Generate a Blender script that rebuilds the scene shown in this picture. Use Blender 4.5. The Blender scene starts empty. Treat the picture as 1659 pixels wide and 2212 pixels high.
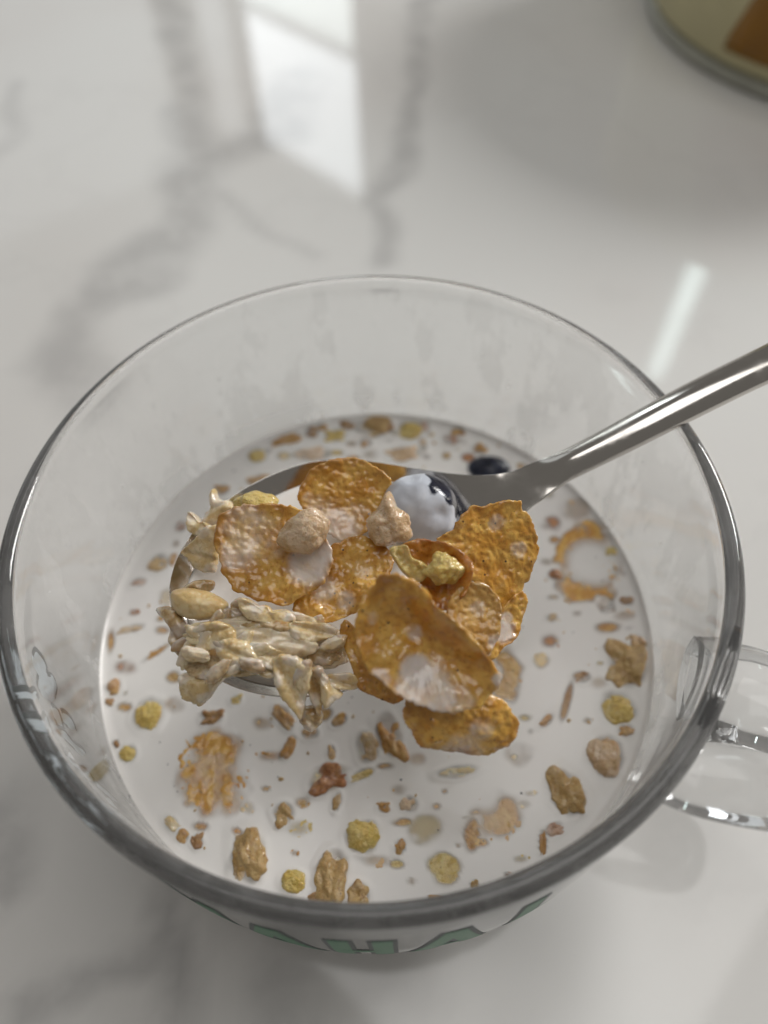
import bpy, bmesh, math, random
import numpy as np
from mathutils import Vector, Matrix, noise

# ------------------------------------------------------------------ camera
# modelling frame: millimetres, origin in the middle of the mug's rim; the table lies TABLE mm below
TABLE = 80.0
MM = 0.001
PITCH, ROLL, CAM, FPX = math.radians(56.5), math.radians(-2.1), Vector((2.8, -69.2, 104.4)), 1601.0
PW, PH = 1659.0, 2212.0                      # measuring grid of the photograph
cp, sp, cr, sr = math.cos(PITCH), math.sin(PITCH), math.cos(ROLL), math.sin(ROLL)
R0, U0, B0 = Vector((1, 0, 0)), Vector((0, sp, cp)), Vector((0, -cp, sp))
CR = R0 * cr + U0 * sr
CU = R0 * -sr + U0 * cr

scene = bpy.context.scene
col = scene.collection

def W(p):
    return Vector((p[0], p[1], p[2] + TABLE)) * MM

camd = bpy.data.cameras.new('camera')
cam = bpy.data.objects.new('camera', camd)
col.objects.link(cam)
m = Matrix((CR, CU, B0)).transposed().to_4x4()
m.translation = W(CAM)
cam.matrix_world = m
camd.sensor_fit = 'VERTICAL'
camd.sensor_height = 36.0
camd.lens = FPX / PH * 36.0
camd.clip_start = 0.005
camd.clip_end = 50.0
camd.dof.use_dof = True
camd.dof.focus_distance = 0.122
camd.dof.aperture_fstop = 8.6
scene.camera = cam

# ------------------------------------------------------------------ world, lamps, exposure
world = bpy.data.worlds.new('World')
scene.world = world
world.use_nodes = True
bg = world.node_tree.nodes['Background']
bg.inputs['Color'].default_value = (1.0, 0.96, 0.90, 1)
bg.inputs['Strength'].default_value = 0.165

def lamp(name, centre, right, up, w, h, radiance, colour):
    """rectangular lamp in a window opening or as overhead fill; sizes in mm, emitting along right x up reversed towards the table"""
    d = bpy.data.lights.new(name, 'AREA')
    d.shape = 'RECTANGLE'
    d.size, d.size_y = w * MM, h * MM
    d.energy = radiance * math.pi * d.size * d.size_y
    d.color = colour
    o = bpy.data.objects.new(name, d)
    col.objects.link(o)
    r, u = Vector(right).normalized(), Vector(up).normalized()
    z = r.cross(u)
    mm_ = Matrix((r, u, z)).transposed().to_4x4()
    mm_.translation = W(centre)
    o.matrix_world = mm_
    return o

def polar(az, d):
    a = math.radians(az)
    return Vector((CAM.x + d * math.sin(a), CAM.y + d * math.cos(a), 0))

def pane(name, az0, d0, az1, d1, z0, z1, radiance, colour):
    """upright window pane between two compass bearings seen from the mug, z in mm above the table"""
    a, b = polar(az0, d0), polar(az1, d1)
    c = (a + b) / 2
    c.z = (z0 + z1) / 2 - TABLE
    lamp(name, c, (a - b), (0, 0, 1), (b - a).length, z1 - z0, radiance, colour)

pane('window_lamp', -8.2, 2644, -0.9, 2259, 880, 1300, 3.9, (0.90, 0.96, 1.0))
pane('window_lamp_upper_pane', -8.3, 2644, -1.0, 2259, 300, 845, 3.0, (0.88, 0.97, 0.96))
pane('side_window_lamp', 27.4, 2000, 28.9, 2000, 1200, 1700, 5.5, (0.82, 1.0, 0.97))
pane('curtained_window_lamp', -60, 2900, -14.5, 2750, 250, 1420, 0.5, (0.90, 0.97, 1.0))
pane('curtain_gap_lamp', -11.4, 2720, -9.6, 2680, 250, 1300, 0.75, (0.92, 0.97, 1.0))
# the room's daylight: a window to the right behind the jar, and an added overhead fill in place of ceiling bounce
for nm_, dl, lw, lh, lr, lc in (('right_window_lamp', Vector((1180, 800, 630)), 480, 460, 26.0, (1.0, 0.99, 0.97)),
                                ('ceiling_fill', Vector((160, 180, 1250)), 900, 700, 2.1, (1.0, 0.985, 0.96))):
    dz = dl.normalized(); dr = Vector((0, 0, 1)).cross(dz).normalized()
    lamp(nm_, dl, dr, dz.cross(dr), lw, lh, lr, lc)

scene.view_settings.view_transform = 'Standard'
scene.view_settings.look = 'None'
scene.view_settings.exposure = 0.0
scene.view_settings.gamma = 1.0
scene.view_settings.use_curve_mapping = False
scene.cycles.use_denoising = True
scene.cycles.use_adaptive_sampling = True
scene.cycles.adaptive_threshold = 0.03
scene.cycles.max_bounces = 12
scene.cycles.transmission_bounces = 10
scene.cycles.glossy_bounces = 4
scene.cycles.diffuse_bounces = 3
scene.cycles.caustics_reflective = True
scene.cycles.caustics_refractive = True
scene.cycles.blur_glossy = 0.6
scene.cycles.sample_clamp_indirect = 6.0

# ------------------------------------------------------------------ geometry helpers
def ray(u, v):
    x, y = (u - PW / 2) / FPX, -(v - PH / 2) / FPX
    return CR * x + CU * y - B0

def P(u, v, z):
    """point at height z (mm, rim = 0) whose image in the photograph is (u, v)"""
    d = ray(u, v)
    return CAM + d * ((z - CAM.z) / d.z)

def PP(u, v, o, n):
    d = ray(u, v)
    return CAM + d * ((o - CAM).dot(n) / d.dot(n))

def zoomA(pts):     # tracing taken from an enlarged view of the spoon
    return [(329.2 + x * 0.5291, 932.6 + y * 0.5291) for x, y in pts]

def tag(o, label=None, cat=None, group=None, kind=None):
    if label: o['label'] = label
    if cat: o['category'] = cat
    if group: o['group'] = group
    if kind: o['kind'] = kind
    return o

def mesh_obj(name, verts, faces, mat, parent=None, origin=None, smooth=True, attr=None, scale=MM):
    """verts in mm in the modelling frame; origin (mm) becomes the object's location"""
    o = Vector(origin) if origin is not None else Vector((0, 0, 0))
    me = bpy.data.meshes.new(name)
    me.from_pydata([tuple((Vector(v) - o) * scale) for v in verts], [], faces)
    bm_ = bmesh.new(); bm_.from_mesh(me)
    bmesh.ops.recalc_face_normals(bm_, faces=bm_.faces[:])
    bm_.to_mesh(me); bm_.free()
    me.materials.append(mat)
    if smooth:
        me.polygons.foreach_set('use_smooth', [True] * len(me.polygons))
    if attr is not None:
        a = me.attributes.new('milk', 'FLOAT', 'POINT')
        a.data.foreach_set('value', [float(x) for x in attr])
    me.update()
    ob = bpy.data.objects.new(name, me)
    col.objects.link(ob)
    if parent is None:
        ob.location = W(o) if origin is not None else Vector((0, 0, TABLE * MM))
    else:
        ob.parent = parent
        w = W(o) if origin is not None else Vector((0, 0, TABLE * MM))
        ob.location = w - parent.location
    return ob

def empty(name, loc_mm):
    o = bpy.data.objects.new(name, None)
    o.empty_display_size = 0.01
    col.objects.link(o)
    o.location = W(loc_mm)
    return o

def nz(p, s, seed=0.0):
    return noise.noise(Vector((p[0] / s + seed * 7.31, p[1] / s - seed * 3.17, p[2] / s + seed * 1.93)))

def smooth01(x):
    x = max(0.0, min(1.0, x))
    return x * x * (3 - 2 * x)

def segdist(p, a, b):
    ax, ay = a; bx, by = b
    dx, dy = bx - ax, by - ay
    t = max(0.0, min(1.0, ((p[0] - ax) * dx + (p[1] - ay) * dy) / (dx * dx + dy * dy + 1e-9)))
    return math.hypot(p[0] - ax - t * dx, p[1] - ay - t * dy)

# ------------------------------------------------------------------ node helpers
class NT:
    def __init__(self, name):
        self.mat = bpy.data.materials.new(name)
        self.mat.use_nodes = True
        self.t = self.mat.node_tree
        self.b = self.t.nodes['Principled BSDF']
        self.out = self.t.nodes['Material Output']
    def n(self, typ, props=None, **ins):
        nd = self.t.nodes.new(typ)
        for k, v in (props or {}).items():
            setattr(nd, k, v)
        for k, v in ins.items():
            key = int(k[1:]) if k[0] == '_' and k[1:].isdigit() else k.replace('_', ' ')
            self.set(nd.inputs[key], v)
        return nd
    def set(self, sock, v):
        if hasattr(v, 'outputs'):
            self.t.links.new(v.outputs[0], sock)
        elif isinstance(v, bpy.types.NodeSocket):
            self.t.links.new(v, sock)
        else:
            sock.default_value = v
    def p(self, **ins):
        for k, v in ins.items():
            self.set(self.b.inputs[k.replace('_', ' ')], v)
    def math(self, op, a, b=0.0, clamp=False):
        return self.n('ShaderNodeMath', {'operation': op, 'use_clamp': clamp}, _0=a, _1=b)
    def mapr(self, v, a, b, c=0.0, d=1.0, smooth=True):
        nd = self.n('ShaderNodeMapRange', {'interpolation_type': 'SMOOTHSTEP' if smooth else 'LINEAR', 'clamp': True})
        self.set(nd.inputs['Value'], v)
        for k, x in zip(('From Min', 'From Max', 'To Min', 'To Max'), (a, b, c, d)):
            self.set(nd.inputs[k], x)
        return nd
    def mix(self, f, a, b):
        nd = self.n('ShaderNodeMix', {'data_type': 'RGBA'})
        self.set(nd.inputs[0], f); self.set(nd.inputs[6], a); self.set(nd.inputs[7], b)
        return nd.outputs[2]
    def coords(self, scale=1000.0):
        tc = self.n('ShaderNodeTexCoord')
        return self.n('ShaderNodeVectorMath', {'operation': 'SCALE'}, _0=tc.outputs['Object'], Scale=scale)
    def noise(self, vec, scale, detail=3.0, rough=0.55, w=None):
        nd = self.n('ShaderNodeTexNoise', {'noise_dimensions': '4D' if w is not None else '3D'})
        self.set(nd.inputs['Vector'], vec)
        nd.inputs['Scale'].default_value = scale
        nd.inputs['Detail'].default_value = detail
        nd.inputs['Roughness'].default_value = rough
        if w is not None: self.set(nd.inputs['W'], w)
        return nd

def c4(r, g, b): return (r, g, b, 1.0)

MILK = c4(0.77, 0.735, 0.715)

def food(name, ca, cb, cc, rough=0.32, bump=0.25, bscale=1.0, speck=0.0, sss=0.15, coat=0.6, nscale=0.28, filmc=c4(0.76, 0.715, 0.69), mott=0.75, fmax=0.84, frough=0.16):
    """cereal: three tones mixed by grain, dark specks, wet gloss, milk clinging where the 'milk' attribute says"""
    t = NT(name)
    rnd = t.math('MULTIPLY', t.n('ShaderNodeObjectInfo').outputs['Random'], 500.0)
    v = t.n('ShaderNodeVectorMath', {'operation': 'ADD'}, _0=t.coords(), _1=rnd)
    n1 = t.noise(v, nscale, 2, 0.6)
    n2 = t.noise(v, nscale * 4.5, 2, 0.65)
    c = t.mix(t.mapr(n1, 0.38, 0.62), ca, cb)
    c = t.mix(t.mapr(n2, 0.50, 0.70, 0, mott), c, cc)
    if speck:
        vo = t.n('ShaderNodeTexVoronoi', {'feature': 'F1'}, Vector=v, Scale=0.42)
        c = t.mix(t.mapr(vo.outputs['Distance'], 0.055, 0.10, speck, 0.0), c, c4(0.035, 0.018, 0.010))
    to = t.n('ShaderNodeAttribute', {'attribute_name': 'toast'})
    c = t.mix(t.math('MULTIPLY', to.outputs['Fac'], 0.45), c, tuple(x * 0.55 for x in cc[:3]) + (1.0,))
    at = t.n('ShaderNodeAttribute', {'attribute_name': 'milk'})
    nm = t.noise(v, 0.55, 2, 0.55)
    am = at.outputs['Fac']
    wob = t.math('MULTIPLY', t.math('SUBTRACT', nm, 0.5), t.mapr(am, 0.02, 0.95, 1.0, 0.45, False))
    film = t.mapr(t.math('ADD', am, wob), 0.10, 1.0, 0.0, fmax)
    c = t.mix(film, c, filmc)
    c.node.label = 'film'
    hgt = t.noise(v, 1.9 * bscale, 2, 0.62)
    st = t.math('MULTIPLY', t.mapr(film, 0, 1, 1.0, 0.18, False), bump)
    bp = t.n('ShaderNodeBump', None, Strength=st, Height=hgt, Distance=0.0006)
    t.p(Base_Color=c, Roughness=t.mapr(film, 0, 1, rough, frough, False), Normal=bp, IOR=1.42)
    t.b.inputs['Subsurface Weight'].default_value = sss
    t.b.inputs['Subsurface Radius'].default_value = (1.0, 0.5, 0.25)
    t.b.inputs['Subsurface Scale'].default_value = 0.0012
    t.b.inputs['Coat Weight'].default_value = coat
    t.b.inputs['Coat Roughness'].default_value = 0.06
    return t.mat

M = {}
M['flake'] = food('corn_flake_gold', c4(0.59, 0.285, 0.038), c4(0.73, 0.435, 0.095), c4(0.41, 0.155, 0.017), speck=0.9, bump=0.20, coat=0.9, mott=0.6)
M['flake_pale'] = food('corn_flake_pale', c4(0.50, 0.275, 0.065), c4(0.58, 0.36, 0.11), c4(0.42, 0.20, 0.04), speck=0.9, bump=0.22, coat=0.9, mott=0.5)
M['flake_deep'] = food('corn_flake_toasted', c4(0.50, 0.20, 0.030), c4(0.60, 0.30, 0.055), c4(0.34, 0.11, 0.015), speck=0.8, bump=0.2, coat=0.9, mott=0.6)
M['puff'] = food('rice_puff_beige', c4(0.58, 0.385, 0.205), c4(0.70, 0.53, 0.36), c4(0.46, 0.27, 0.12), speck=0.3, bump=0.40, bscale=1.5, sss=0.3)
M['tan'] = food('wheat_nugget_tan', c4(0.47, 0.29, 0.10), c4(0.56, 0.38, 0.16), c4(0.34, 0.18, 0.05), speck=0.5, bump=0.55, bscale=1.3)
M['yellow'] = food('corn_puff_yellow', c4(0.63, 0.45, 0.11), c4(0.70, 0.54, 0.19), c4(0.48, 0.30, 0.05), speck=0.4, bump=0.5, bscale=1.4, sss=0.25)
M['brown'] = food('brown_crumb', c4(0.33, 0.17, 0.060), c4(0.43, 0.25, 0.095), c4(0.22, 0.09, 0.028), bump=0.4)
M['orange'] = food('amber_crumb', c4(0.48, 0.245, 0.060), c4(0.57, 0.34, 0.11), c4(0.36, 0.15, 0.03), bump=0.5)
M['rust'] = food('rust_red_nut', c4(0.36, 0.14, 0.045), c4(0.47, 0.22, 0.08), c4(0.20, 0.065, 0.02), bump=0.5)
M['oat'] = food('oat_flake_cream', c4(0.66, 0.48, 0.225), c4(0.80, 0.66, 0.42), c4(0.48, 0.29, 0.105), rough=0.16, bump=0.14, bscale=0.9, sss=0.2, coat=1.0, nscale=0.38, mott=0.5)
M['oat_bran'] = food('oat_flake_bran', c4(0.42, 0.26, 0.10), c4(0.66, 0.50, 0.28), c4(0.27, 0.13, 0.04), rough=0.22, bump=0.16, bscale=0.9, sss=0.3, coat=1.0, nscale=0.38, mott=0.5)
M['nut'] = food('peeled_nut_cream', c4(0.66, 0.47, 0.21), c4(0.74, 0.58, 0.32), c4(0.56, 0.36, 0.13), rough=0.30, bump=0.15, bscale=0.8, sss=0.35, coat=0.4, nscale=0.16)
M['berry'] = food('blueberry_skin', c4(0.010, 0.012, 0.026), c4(0.018, 0.022, 0.045), c4(0.006, 0.006, 0.012), rough=0.20, bump=0.12, sss=0.0, coat=0.25, filmc=c4(0.60, 0.63, 0.70), fmax=0.96, frough=0.30)

MF = {}
def afloat(k):
    """the same cereal with the milk's own colour clinging at the waterline"""
    if k not in MF:
        MF[k] = M[k].copy(); MF[k].name = M[k].name + '_afloat'
        for nd in MF[k].node_tree.nodes:
            if nd.type == 'MIX' and nd.label == 'film': nd.inputs[7].default_value = c4(0.86, 0.83, 0.805)
    return MF[k]

def mk_milk():
    t = NT('milk')
    v = t.coords()
    n = t.noise(v, 0.035, 2, 0.5)
    c = t.mix(t.mapr(n, 0.35, 0.65), c4(0.855, 0.825, 0.80), c4(0.87, 0.845, 0.815))
    t.p(Base_Color=c, Roughness=0.10, IOR=1.35)
    # where only a thin layer of milk lies over a sunken piece the piece shows through
    at = t.n('ShaderNodeAttribute', {'attribute_name': 'veil'})
    tr = t.n('ShaderNodeBsdfTransparent')
    mx = t.n('ShaderNodeMixShader', None, _0=at.outputs['Fac'], _1=t.b.outputs[0], _2=tr.outputs[0])
    t.t.links.new(mx.outputs[0], t.out.inputs['Surface'])
    return t.mat
M['milk'] = mk_milk()

def mk_glass():
    t = NT('mug_glass')
    t.p(Base_Color=c4(0.985, 0.99, 0.99), Roughness=0.0, IOR=1.46)
    t.b.inputs['Transmission Weight'].default_value = 1.0
    v = t.coords()
    # dried milk film: thin cloudy smears on the inside wall
    d = t.n('ShaderNodeBsdfDiffuse', None, Color=c4(0.80, 0.79, 0.78))
    sepz = t.n('ShaderNodeSeparateXYZ', None, Vector=v)
    r = t.math('POWER', t.math('ADD', t.math('POWER', sepz.outputs[0], 2.0), t.math('POWER', sepz.outputs[1], 2.0)), 0.5)
    inner = t.mapr(r, 60.4, 59.6)
    low = t.mapr(sepz.outputs[2], -44.0, -2.5, 1.0, 0.35, False)
    vz = t.n('ShaderNodeVectorMath', {'operation': 'MULTIPLY'}, _0=v, _1=(1.0, 1.0, 0.38))
    sm = t.noise(vz, 0.085, 5, 0.62)
    f1 = t.mapr(sm, 0.50, 0.56, 0.17, 0.34)
    sm2 = t.noise(vz, 0.40, 4, 0.7)
    f2 = t.mapr(sm2, 0.66, 0.70, 0.0, 0.28)
    f = t.math('MULTIPLY', t.math('MULTIPLY', t.math('ADD', f1, f2), inner), low, True)
    pale_haze = t.math('MAXIMUM', t.mapr(sepz.outputs[2], -3.2, -1.2, 0.0, 0.08), t.mapr(r, 63.0, 65.0, 0.0, 0.10))  # haze painted into lip and handle as extra brightness, in place of light
    f = t.math('MAXIMUM', f, pale_haze)
    mx = t.n('ShaderNodeMixShader', None, _0=f, _1=t.b.outputs[0], _2=d.outputs[0])
    t.t.links.new(mx.outputs[0], t.out.inputs['Surface'])
    return t.mat
M['glass'] = mk_glass()

def mk_simple(name, c, rough=0.4, metal=0.0, trans=0.0, ior=1.45, var=0.06, nscale=0.15):
    t = NT(name)
    n = t.noise(t.coords(), nscale, 3, 0.55)
    k = t.mapr(n, 0.3, 0.7)
    dk = c4(*(x * (1 - var * 2) for x in c[:3]))
    t.p(Base_Color=t.mix(k, dk, c), Roughness=rough, Metallic=metal, IOR=ior)
    t.b.inputs['Transmission Weight'].default_value = trans
    return t.mat
M['clear'] = mk_simple('tub_plastic', c4(0.66, 0.60, 0.36), 0.5, var=0.04, nscale=0.03)
M['foot'] = mk_simple('tub_foot', c4(0.50, 0.50, 0.43), 0.4, var=0.08, nscale=0.06)
M['cream'] = mk_simple('pale_yellow_filling', c4(0.52, 0.46, 0.24), 0.45)
M['amber'] = mk_simple('amber_label', c4(0.34, 0.15, 0.008), 0.35, var=0.12, nscale=0.05)
M['print_green'] = mk_simple('green_print', c4(0.025, 0.21, 0.085), 0.35)
M['print_dark'] = mk_simple('dark_print', c4(0.02, 0.035, 0.035), 0.4)
M['print_pale'] = mk_simple('pale_blue_print', c4(0.78, 0.87, 0.93), 0.4, var=0.03, nscale=0.3)

def mk_steel():
    t = NT('spoon_steel')
    v = t.coords()
    n = t.noise(v, 0.5, 4, 0.6)
    sm = t.noise(v, 0.12, 3, 0.6)
    t.p(Base_Color=c4(0.62, 0.59, 0.555), Metallic=1.0,
        Roughness=t.math('ADD', t.mapr(n, 0.3, 0.7, 0.10, 0.16), t.mapr(sm, 0.54, 0.66, 0.0, 0.12)))
    return t.mat
M['steel'] = mk_steel()

# ------------------------------------------------------------------ table
def mk_marble():
    t = NT('white_marble')
    tc = t.n('ShaderNodeTexCoord')
    v = t.n('ShaderNodeVectorMath', {'operation': 'SCALE'}, _0=tc.outputs['Object'], Scale=1000.0)
    wn = t.noise(v, 0.028, 4, 0.6)
    wv = t.n('ShaderNodeVectorMath', {'operation': 'SUBTRACT'}, _0=wn.outputs['Color'], _1=(0.5, 0.5, 0.5))
    wv = t.n('ShaderNodeVectorMath', {'operation': 'SCALE'}, _0=wv, Scale=26.0)
    p = t.n('ShaderNodeVectorMath', {'operation': 'ADD'}, _0=v, _1=wv)
    tot = t.n('ShaderNodeAttribute', {'attribute_name': 'vein_shade'}).outputs['Fac']
    br = t.noise(v, 0.06, 4, 0.6)
    tot = t.math('MULTIPLY', tot, t.mapr(br, 0.28, 0.62, 0.45, 0.9))
    # faint clouds everywhere on the slab
    cl = t.noise(p, 0.008, 5, 0.55)
    fine = t.mapr(t.math('ABSOLUTE', t.math('SUBTRACT', cl, 0.5)), 0.0, 0.02, 0.07, 0.0)
    warm = t.noise(v, 0.006, 2, 0.5)
    c = t.mix(t.mapr(warm, 0.35, 0.65), c4(0.77, 0.765, 0.745), c4(0.735, 0.715, 0.69))
    c = t.mix(fine, c, c4(0.50, 0.49, 0.48))
    c = t.mix(tot, c, c4(0.30, 0.295, 0.295))
    t.p(Base_Color=c, Roughness=0.06, IOR=1.5)
    return t.mat
M['marble'] = mk_marble()

# the slab's veins, the front ones also painting in dark patches of shade and reflection: (pixels of the photograph carried down to the slab, half width mm, strength)
VEINS_AND_SHADE = [([(1020, -60), (905, 0), (895, 200), (880, 330), (835, 430), (830, 560)], 6.0, 0.50),
         ([(640, 170), (585, 305), (430, 350), (400, 480), (300, 560), (180, 660), (150, 770), (170, 840)], 13.0, 0.48),
         ([(400, 480), (330, 600), (255, 640), (130, 800)], 7.0, 0.40),
         ([(360, -60), (390, 180), (430, 350)], 8.0, 0.45),
         ([(430, 380), (560, 470), (700, 560)], 3.5, 0.28),
         ([(-60, 380), (10, 300), (60, 180)], 6.0, 0.30),
         
         ([(-40, 1640), (30, 1720), (10, 1860)], 7.0, 0.55),  # from here on, shade and dark reflections painted in along with veins
         ([(380, 1960), (385, 2060), (360, 2240)], 5.0, 0.60),
         ([(640, 2080), (600, 2140), (640, 2240)], 6.0, 0.40),
         ([(380, 2060), (190, 2120), (60, 2160)], 4.0, 0.50),
         ([(640, 2100), (760, 2060), (900, 2120)], 4.0, 0.22)]

def build_table():
    """one slab; the top is a grid dense enough to carry the veins, plus the shade painted in at the front"""
    x0, x1, y0, y1, st_ = -900.0, 900.0, -600.0, 1300.0, 4.0
    xs = sorted(set(list(np.linspace(x0, -300, 8)) + list(np.arange(-300, 321, st_)) + list(np.linspace(320, x1, 8))))
    ys = sorted(set(list(np.linspace(y0, -150, 6)) + list(np.arange(-150, 521, st_)) + list(np.linspace(520, y1, 9))))
    X, Y = np.meshgrid(xs, ys)
    wx = np.array([[nz((x, y, 0), 34, 1) * 9 + nz((x, y, 0), 12, 2) * 2 for x in xs] for y in ys])
    wy = np.array([[nz((x, y, 0), 34, 5) * 9 + nz((x, y, 0), 12, 6) * 2 for x in xs] for y in ys])
    PX, PY = X + wx, Y + wy
    tot = np.zeros_like(X)
    for pts, hw, s in VEINS_AND_SHADE:
        w3 = [P(u, q, -TABLE) for u, q in pts]
        dm = np.full_like(X, 1e9)
        for a, b in zip(w3[:-1], w3[1:]):
            bx, by = b.x - a.x, b.y - a.y
            h = np.clip(((PX - a.x) * bx + (PY - a.y) * by) / (bx * bx + by * by), 0, 1)
            dm = np.minimum(dm, np.hypot(PX - a.x - h * bx, PY - a.y - h * by))
        k = np.clip((hw * 1.6 - dm) / (hw * 1.35), 0, 1)
        tot = np.maximum(tot, s * k * k * (3 - 2 * k))
    nx, ny = len(xs), len(ys)
    vs = [(X[j, i], Y[j, i], -TABLE) for j in range(ny) for i in range(nx)]
    fs = [(j * nx + i, j * nx + i + 1, (j + 1) * nx + i + 1, (j + 1) * nx + i) for j in range(ny - 1) for i in range(nx - 1)]
    rim = [i for i in range(nx)] + [j * nx + nx - 1 for j in range(1, ny)] + [(ny - 1) * nx + i for i in range(nx - 2, -1, -1)] + [j * nx for j in range(ny - 2, 0, -1)]
    b0 = len(vs)
    vs += [(vs[i][0], vs[i][1], -TABLE - 20) for i in rim]
    n = len(rim)
    fs += [(rim[k], b0 + k, b0 + (k + 1) % n, rim[(k + 1) % n]) for k in range(n)]
    fs.append(tuple(b0 + k for k in range(n))[::-1])
    o = mesh_obj('table_top', vs, fs, M['marble'], smooth=False)
    a = o.data.attributes.new('vein_shade', 'FLOAT', 'POINT')
    a.data.foreach_set('value', list(tot.ravel()) + [0.0] * n)
    tag(o, kind='structure')
build_table()

# ------------------------------------------------------------------ mug
RIM_O, MILK_Z = 62.0, -43.5
def spline(pts, n):
    """Catmull-Rom through 2-D points"""
    out = []
    for i in range(len(pts) - 1):
        p0, p1, p2, p3 = pts[max(i - 1, 0)], pts[i], pts[i + 1], pts[min(i + 2, len(pts) - 1)]
        for k in range(n):
            t = k / n
            out.append(tuple(0.5 * (2 * b + (c - a) * t + (2 * a - 5 * b + 4 * c - d) * t * t + (3 * b - a - 3 * c + d) * t ** 3)
                             for a, b, c, d in zip(p0, p1, p2, p3)))
    out.append(tuple(pts[-1]))
    return out

OUT_P = spline([(61.75, -1.6), (61.4, -5.0), (61.8, -12), (62.2, -24), (62.3, -36), (61.6, -48), (58.0, -61), (50.0, -72), (40.0, -79.0)], 8)
IN_P = spline([(58.5, -1.6), (58.65, -5.0), (58.95, -12), (59.15, -24), (59.1, -36), (58.5, -46), (54.5, -58), (46.0, -67), (33.0, -71), (12.0, -72)], 8)
def out_r(z):
    for (r0, z0), (r1, z1) in zip(OUT_P[:-1], OUT_P[1:]):
        if z1 <= z <= z0:
            return r0 + (r1 - r0) * (z - z0) / (z1 - z0 + 1e-9)
    return OUT_P[0][0]
def in_r(z):
    for (r0, z0), (r1, z1) in zip(IN_P[:-1], IN_P[1:]):
        if z1 <= z <= z0:
            return r0 + (r1 - r0) * (z - z0) / (z1 - z0 + 1e-9)
    return IN_P[0][0]

def lathe(profile, n, closed_ends=True):
    vs, fs = [], []
    for (r, z) in profile:
        for k in range(n):
            a = 2 * math.pi * k / n
            vs.append((r * math.cos(a), r * math.sin(a), z))
    for i in range(len(profile) - 1):
        for k in range(n):
            fs.append((i * n + k, (i + 1) * n + k, (i + 1) * n + (k + 1) % n, i * n + (k + 1) % n))
    if closed_ends:
        vs.append((0, 0, profile[0][1])); c0 = len(vs) - 1
        vs.append((0, 0, profile[-1][1])); c1 = len(vs) - 1
        L = (len(profile) - 1) * n
        for k in range(n):
            fs.append((c0, k, (k + 1) % n))
            fs.append((c1, L + (k + 1) % n, L + k))
    return vs, fs

mug = empty('glass_mug', (0, 0, -TABLE))
tag(mug, 'round clear glass mug of milk and cereal standing on the marble', 'mug')
lip = [(58.5 + 1.625 - 1.625 * math.cos(a), -1.6 + 1.75 * math.sin(a)) for a in np.linspace(0, math.pi, 15)]
lip = lip[::1]
prof = list(reversed(IN_P))[:-1] + lip + OUT_P[1:] + [(38.5, -80.0), (35.0, -80.0), (33.0, -78.5), (10, -77.6)]
vs, fs = lathe(prof, 256)
mesh_obj('bowl', vs, fs, M['glass'], mug)

def tube(path, rad, nseg=24):
    """path: points; rad(i/n) -> (half width sideways, half thickness)"""
    vs, fs = [], []
    n = len(path)
    for i, p in enumerate(path):
        p = Vector(p)
        d = (Vector(path[min(i + 1, n - 1)]) - Vector(path[max(i - 1, 0)])).normalized()
        side = Vector((-math.sin(HA), math.cos(HA), 0))
        nn = d.cross(side).normalized()
        a_, b_ = rad(i / (n - 1))
        for k in range(nseg):
            a = 2 * math.pi * k / nseg
            vs.append(tuple(p + side * a_ * math.cos(a) + nn * b_ * math.sin(a)))
    for i in range(n - 1):
        for k in range(nseg):
            fs.append((i * nseg + k, i * nseg + (k + 1) % nseg, (i + 1) * nseg + (k + 1) % nseg, (i + 1) * nseg + k))
    fs.append(tuple(range(nseg))[::-1])
    fs.append(tuple((n - 1) * nseg + k for k in range(nseg)))
    return vs, fs
HA = math.radians(-25.0)
hp = spline([(60.5, -20), (68, -15.5), (79, -16), (88, -24), (91, -37), (86, -50), (75, -58), (66, -57), (58.9, -54)], 9)
vs, fs = tube([(r * math.cos(HA), r * math.sin(HA), z) for r, z in hp],
              lambda t: (8.2 + 1.4 * (2 * t - 1) ** 4, 5.4 + 1.4 * (2 * t - 1) ** 4))
mesh_obj('handle', vs, fs, M['glass'], mug)

# printed lettering and motifs baked onto the outside of the glass
def on_wall(s, z, off):
    """s: millimetres round the wall from the front, towards the right"""
    a = -math.pi / 2 + s / 62.3
    r = out_r(z) + off
    return (r * math.cos(a), r * math.sin(a), z)

def strokes(name, segs, mat, off, parent, thick=0.05):
    """each stroke: ((s0,z0,halfwidth0),(s1,z1,halfwidth1)) laid on the wall as a thin printed band"""
    vs, fs = [], []
    for k, ((s0, z0, w0), (s1, z1, w1)) in enumerate(segs):
        off2 = off + 0.006 * k
        n = max(3, int(math.hypot(s1 - s0, z1 - z0) / 1.0))
        dx, dz = s1 - s0, z1 - z0
        l = math.hypot(dx, dz)
        px, pz = -dz / l, dx / l
        rows = []
        for i in range(n + 1):
            t = i / n
            w = w0 + (w1 - w0) * t
            row = []
            for q in (-1, -0.33, 0.33, 1):
                for o in (off2, off2 + thick):
                    vs.append(on_wall(s0 + dx * t + px * w * q, z0 + dz * t + pz * w * q, o))
                    row.append(len(vs) - 1)
            rows.append(row)
        for a, b in zip(rows[:-1], rows[1:]):
            for q in range(3):
                i0, i1 = 2 * q, 2 * q + 2
                fs.append((a[i0 + 1], a[i1 + 1], b[i1 + 1], b[i0 + 1]))
                fs.append((a[i0], b[i0], b[i1], a[i1]))
            fs.append((a[0], a[1], b[1], b[0])); fs.append((a[6], b[6], b[7], a[7]))
        for row in (rows[0], rows[-1]):
            for q in range(3):
                fs.append((row[2 * q], row[2 * q + 1], row[2 * q + 3], row[2 * q + 2]))
    return mesh_obj(name, vs, fs, mat, parent, origin=vs[0], smooth=False)

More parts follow.
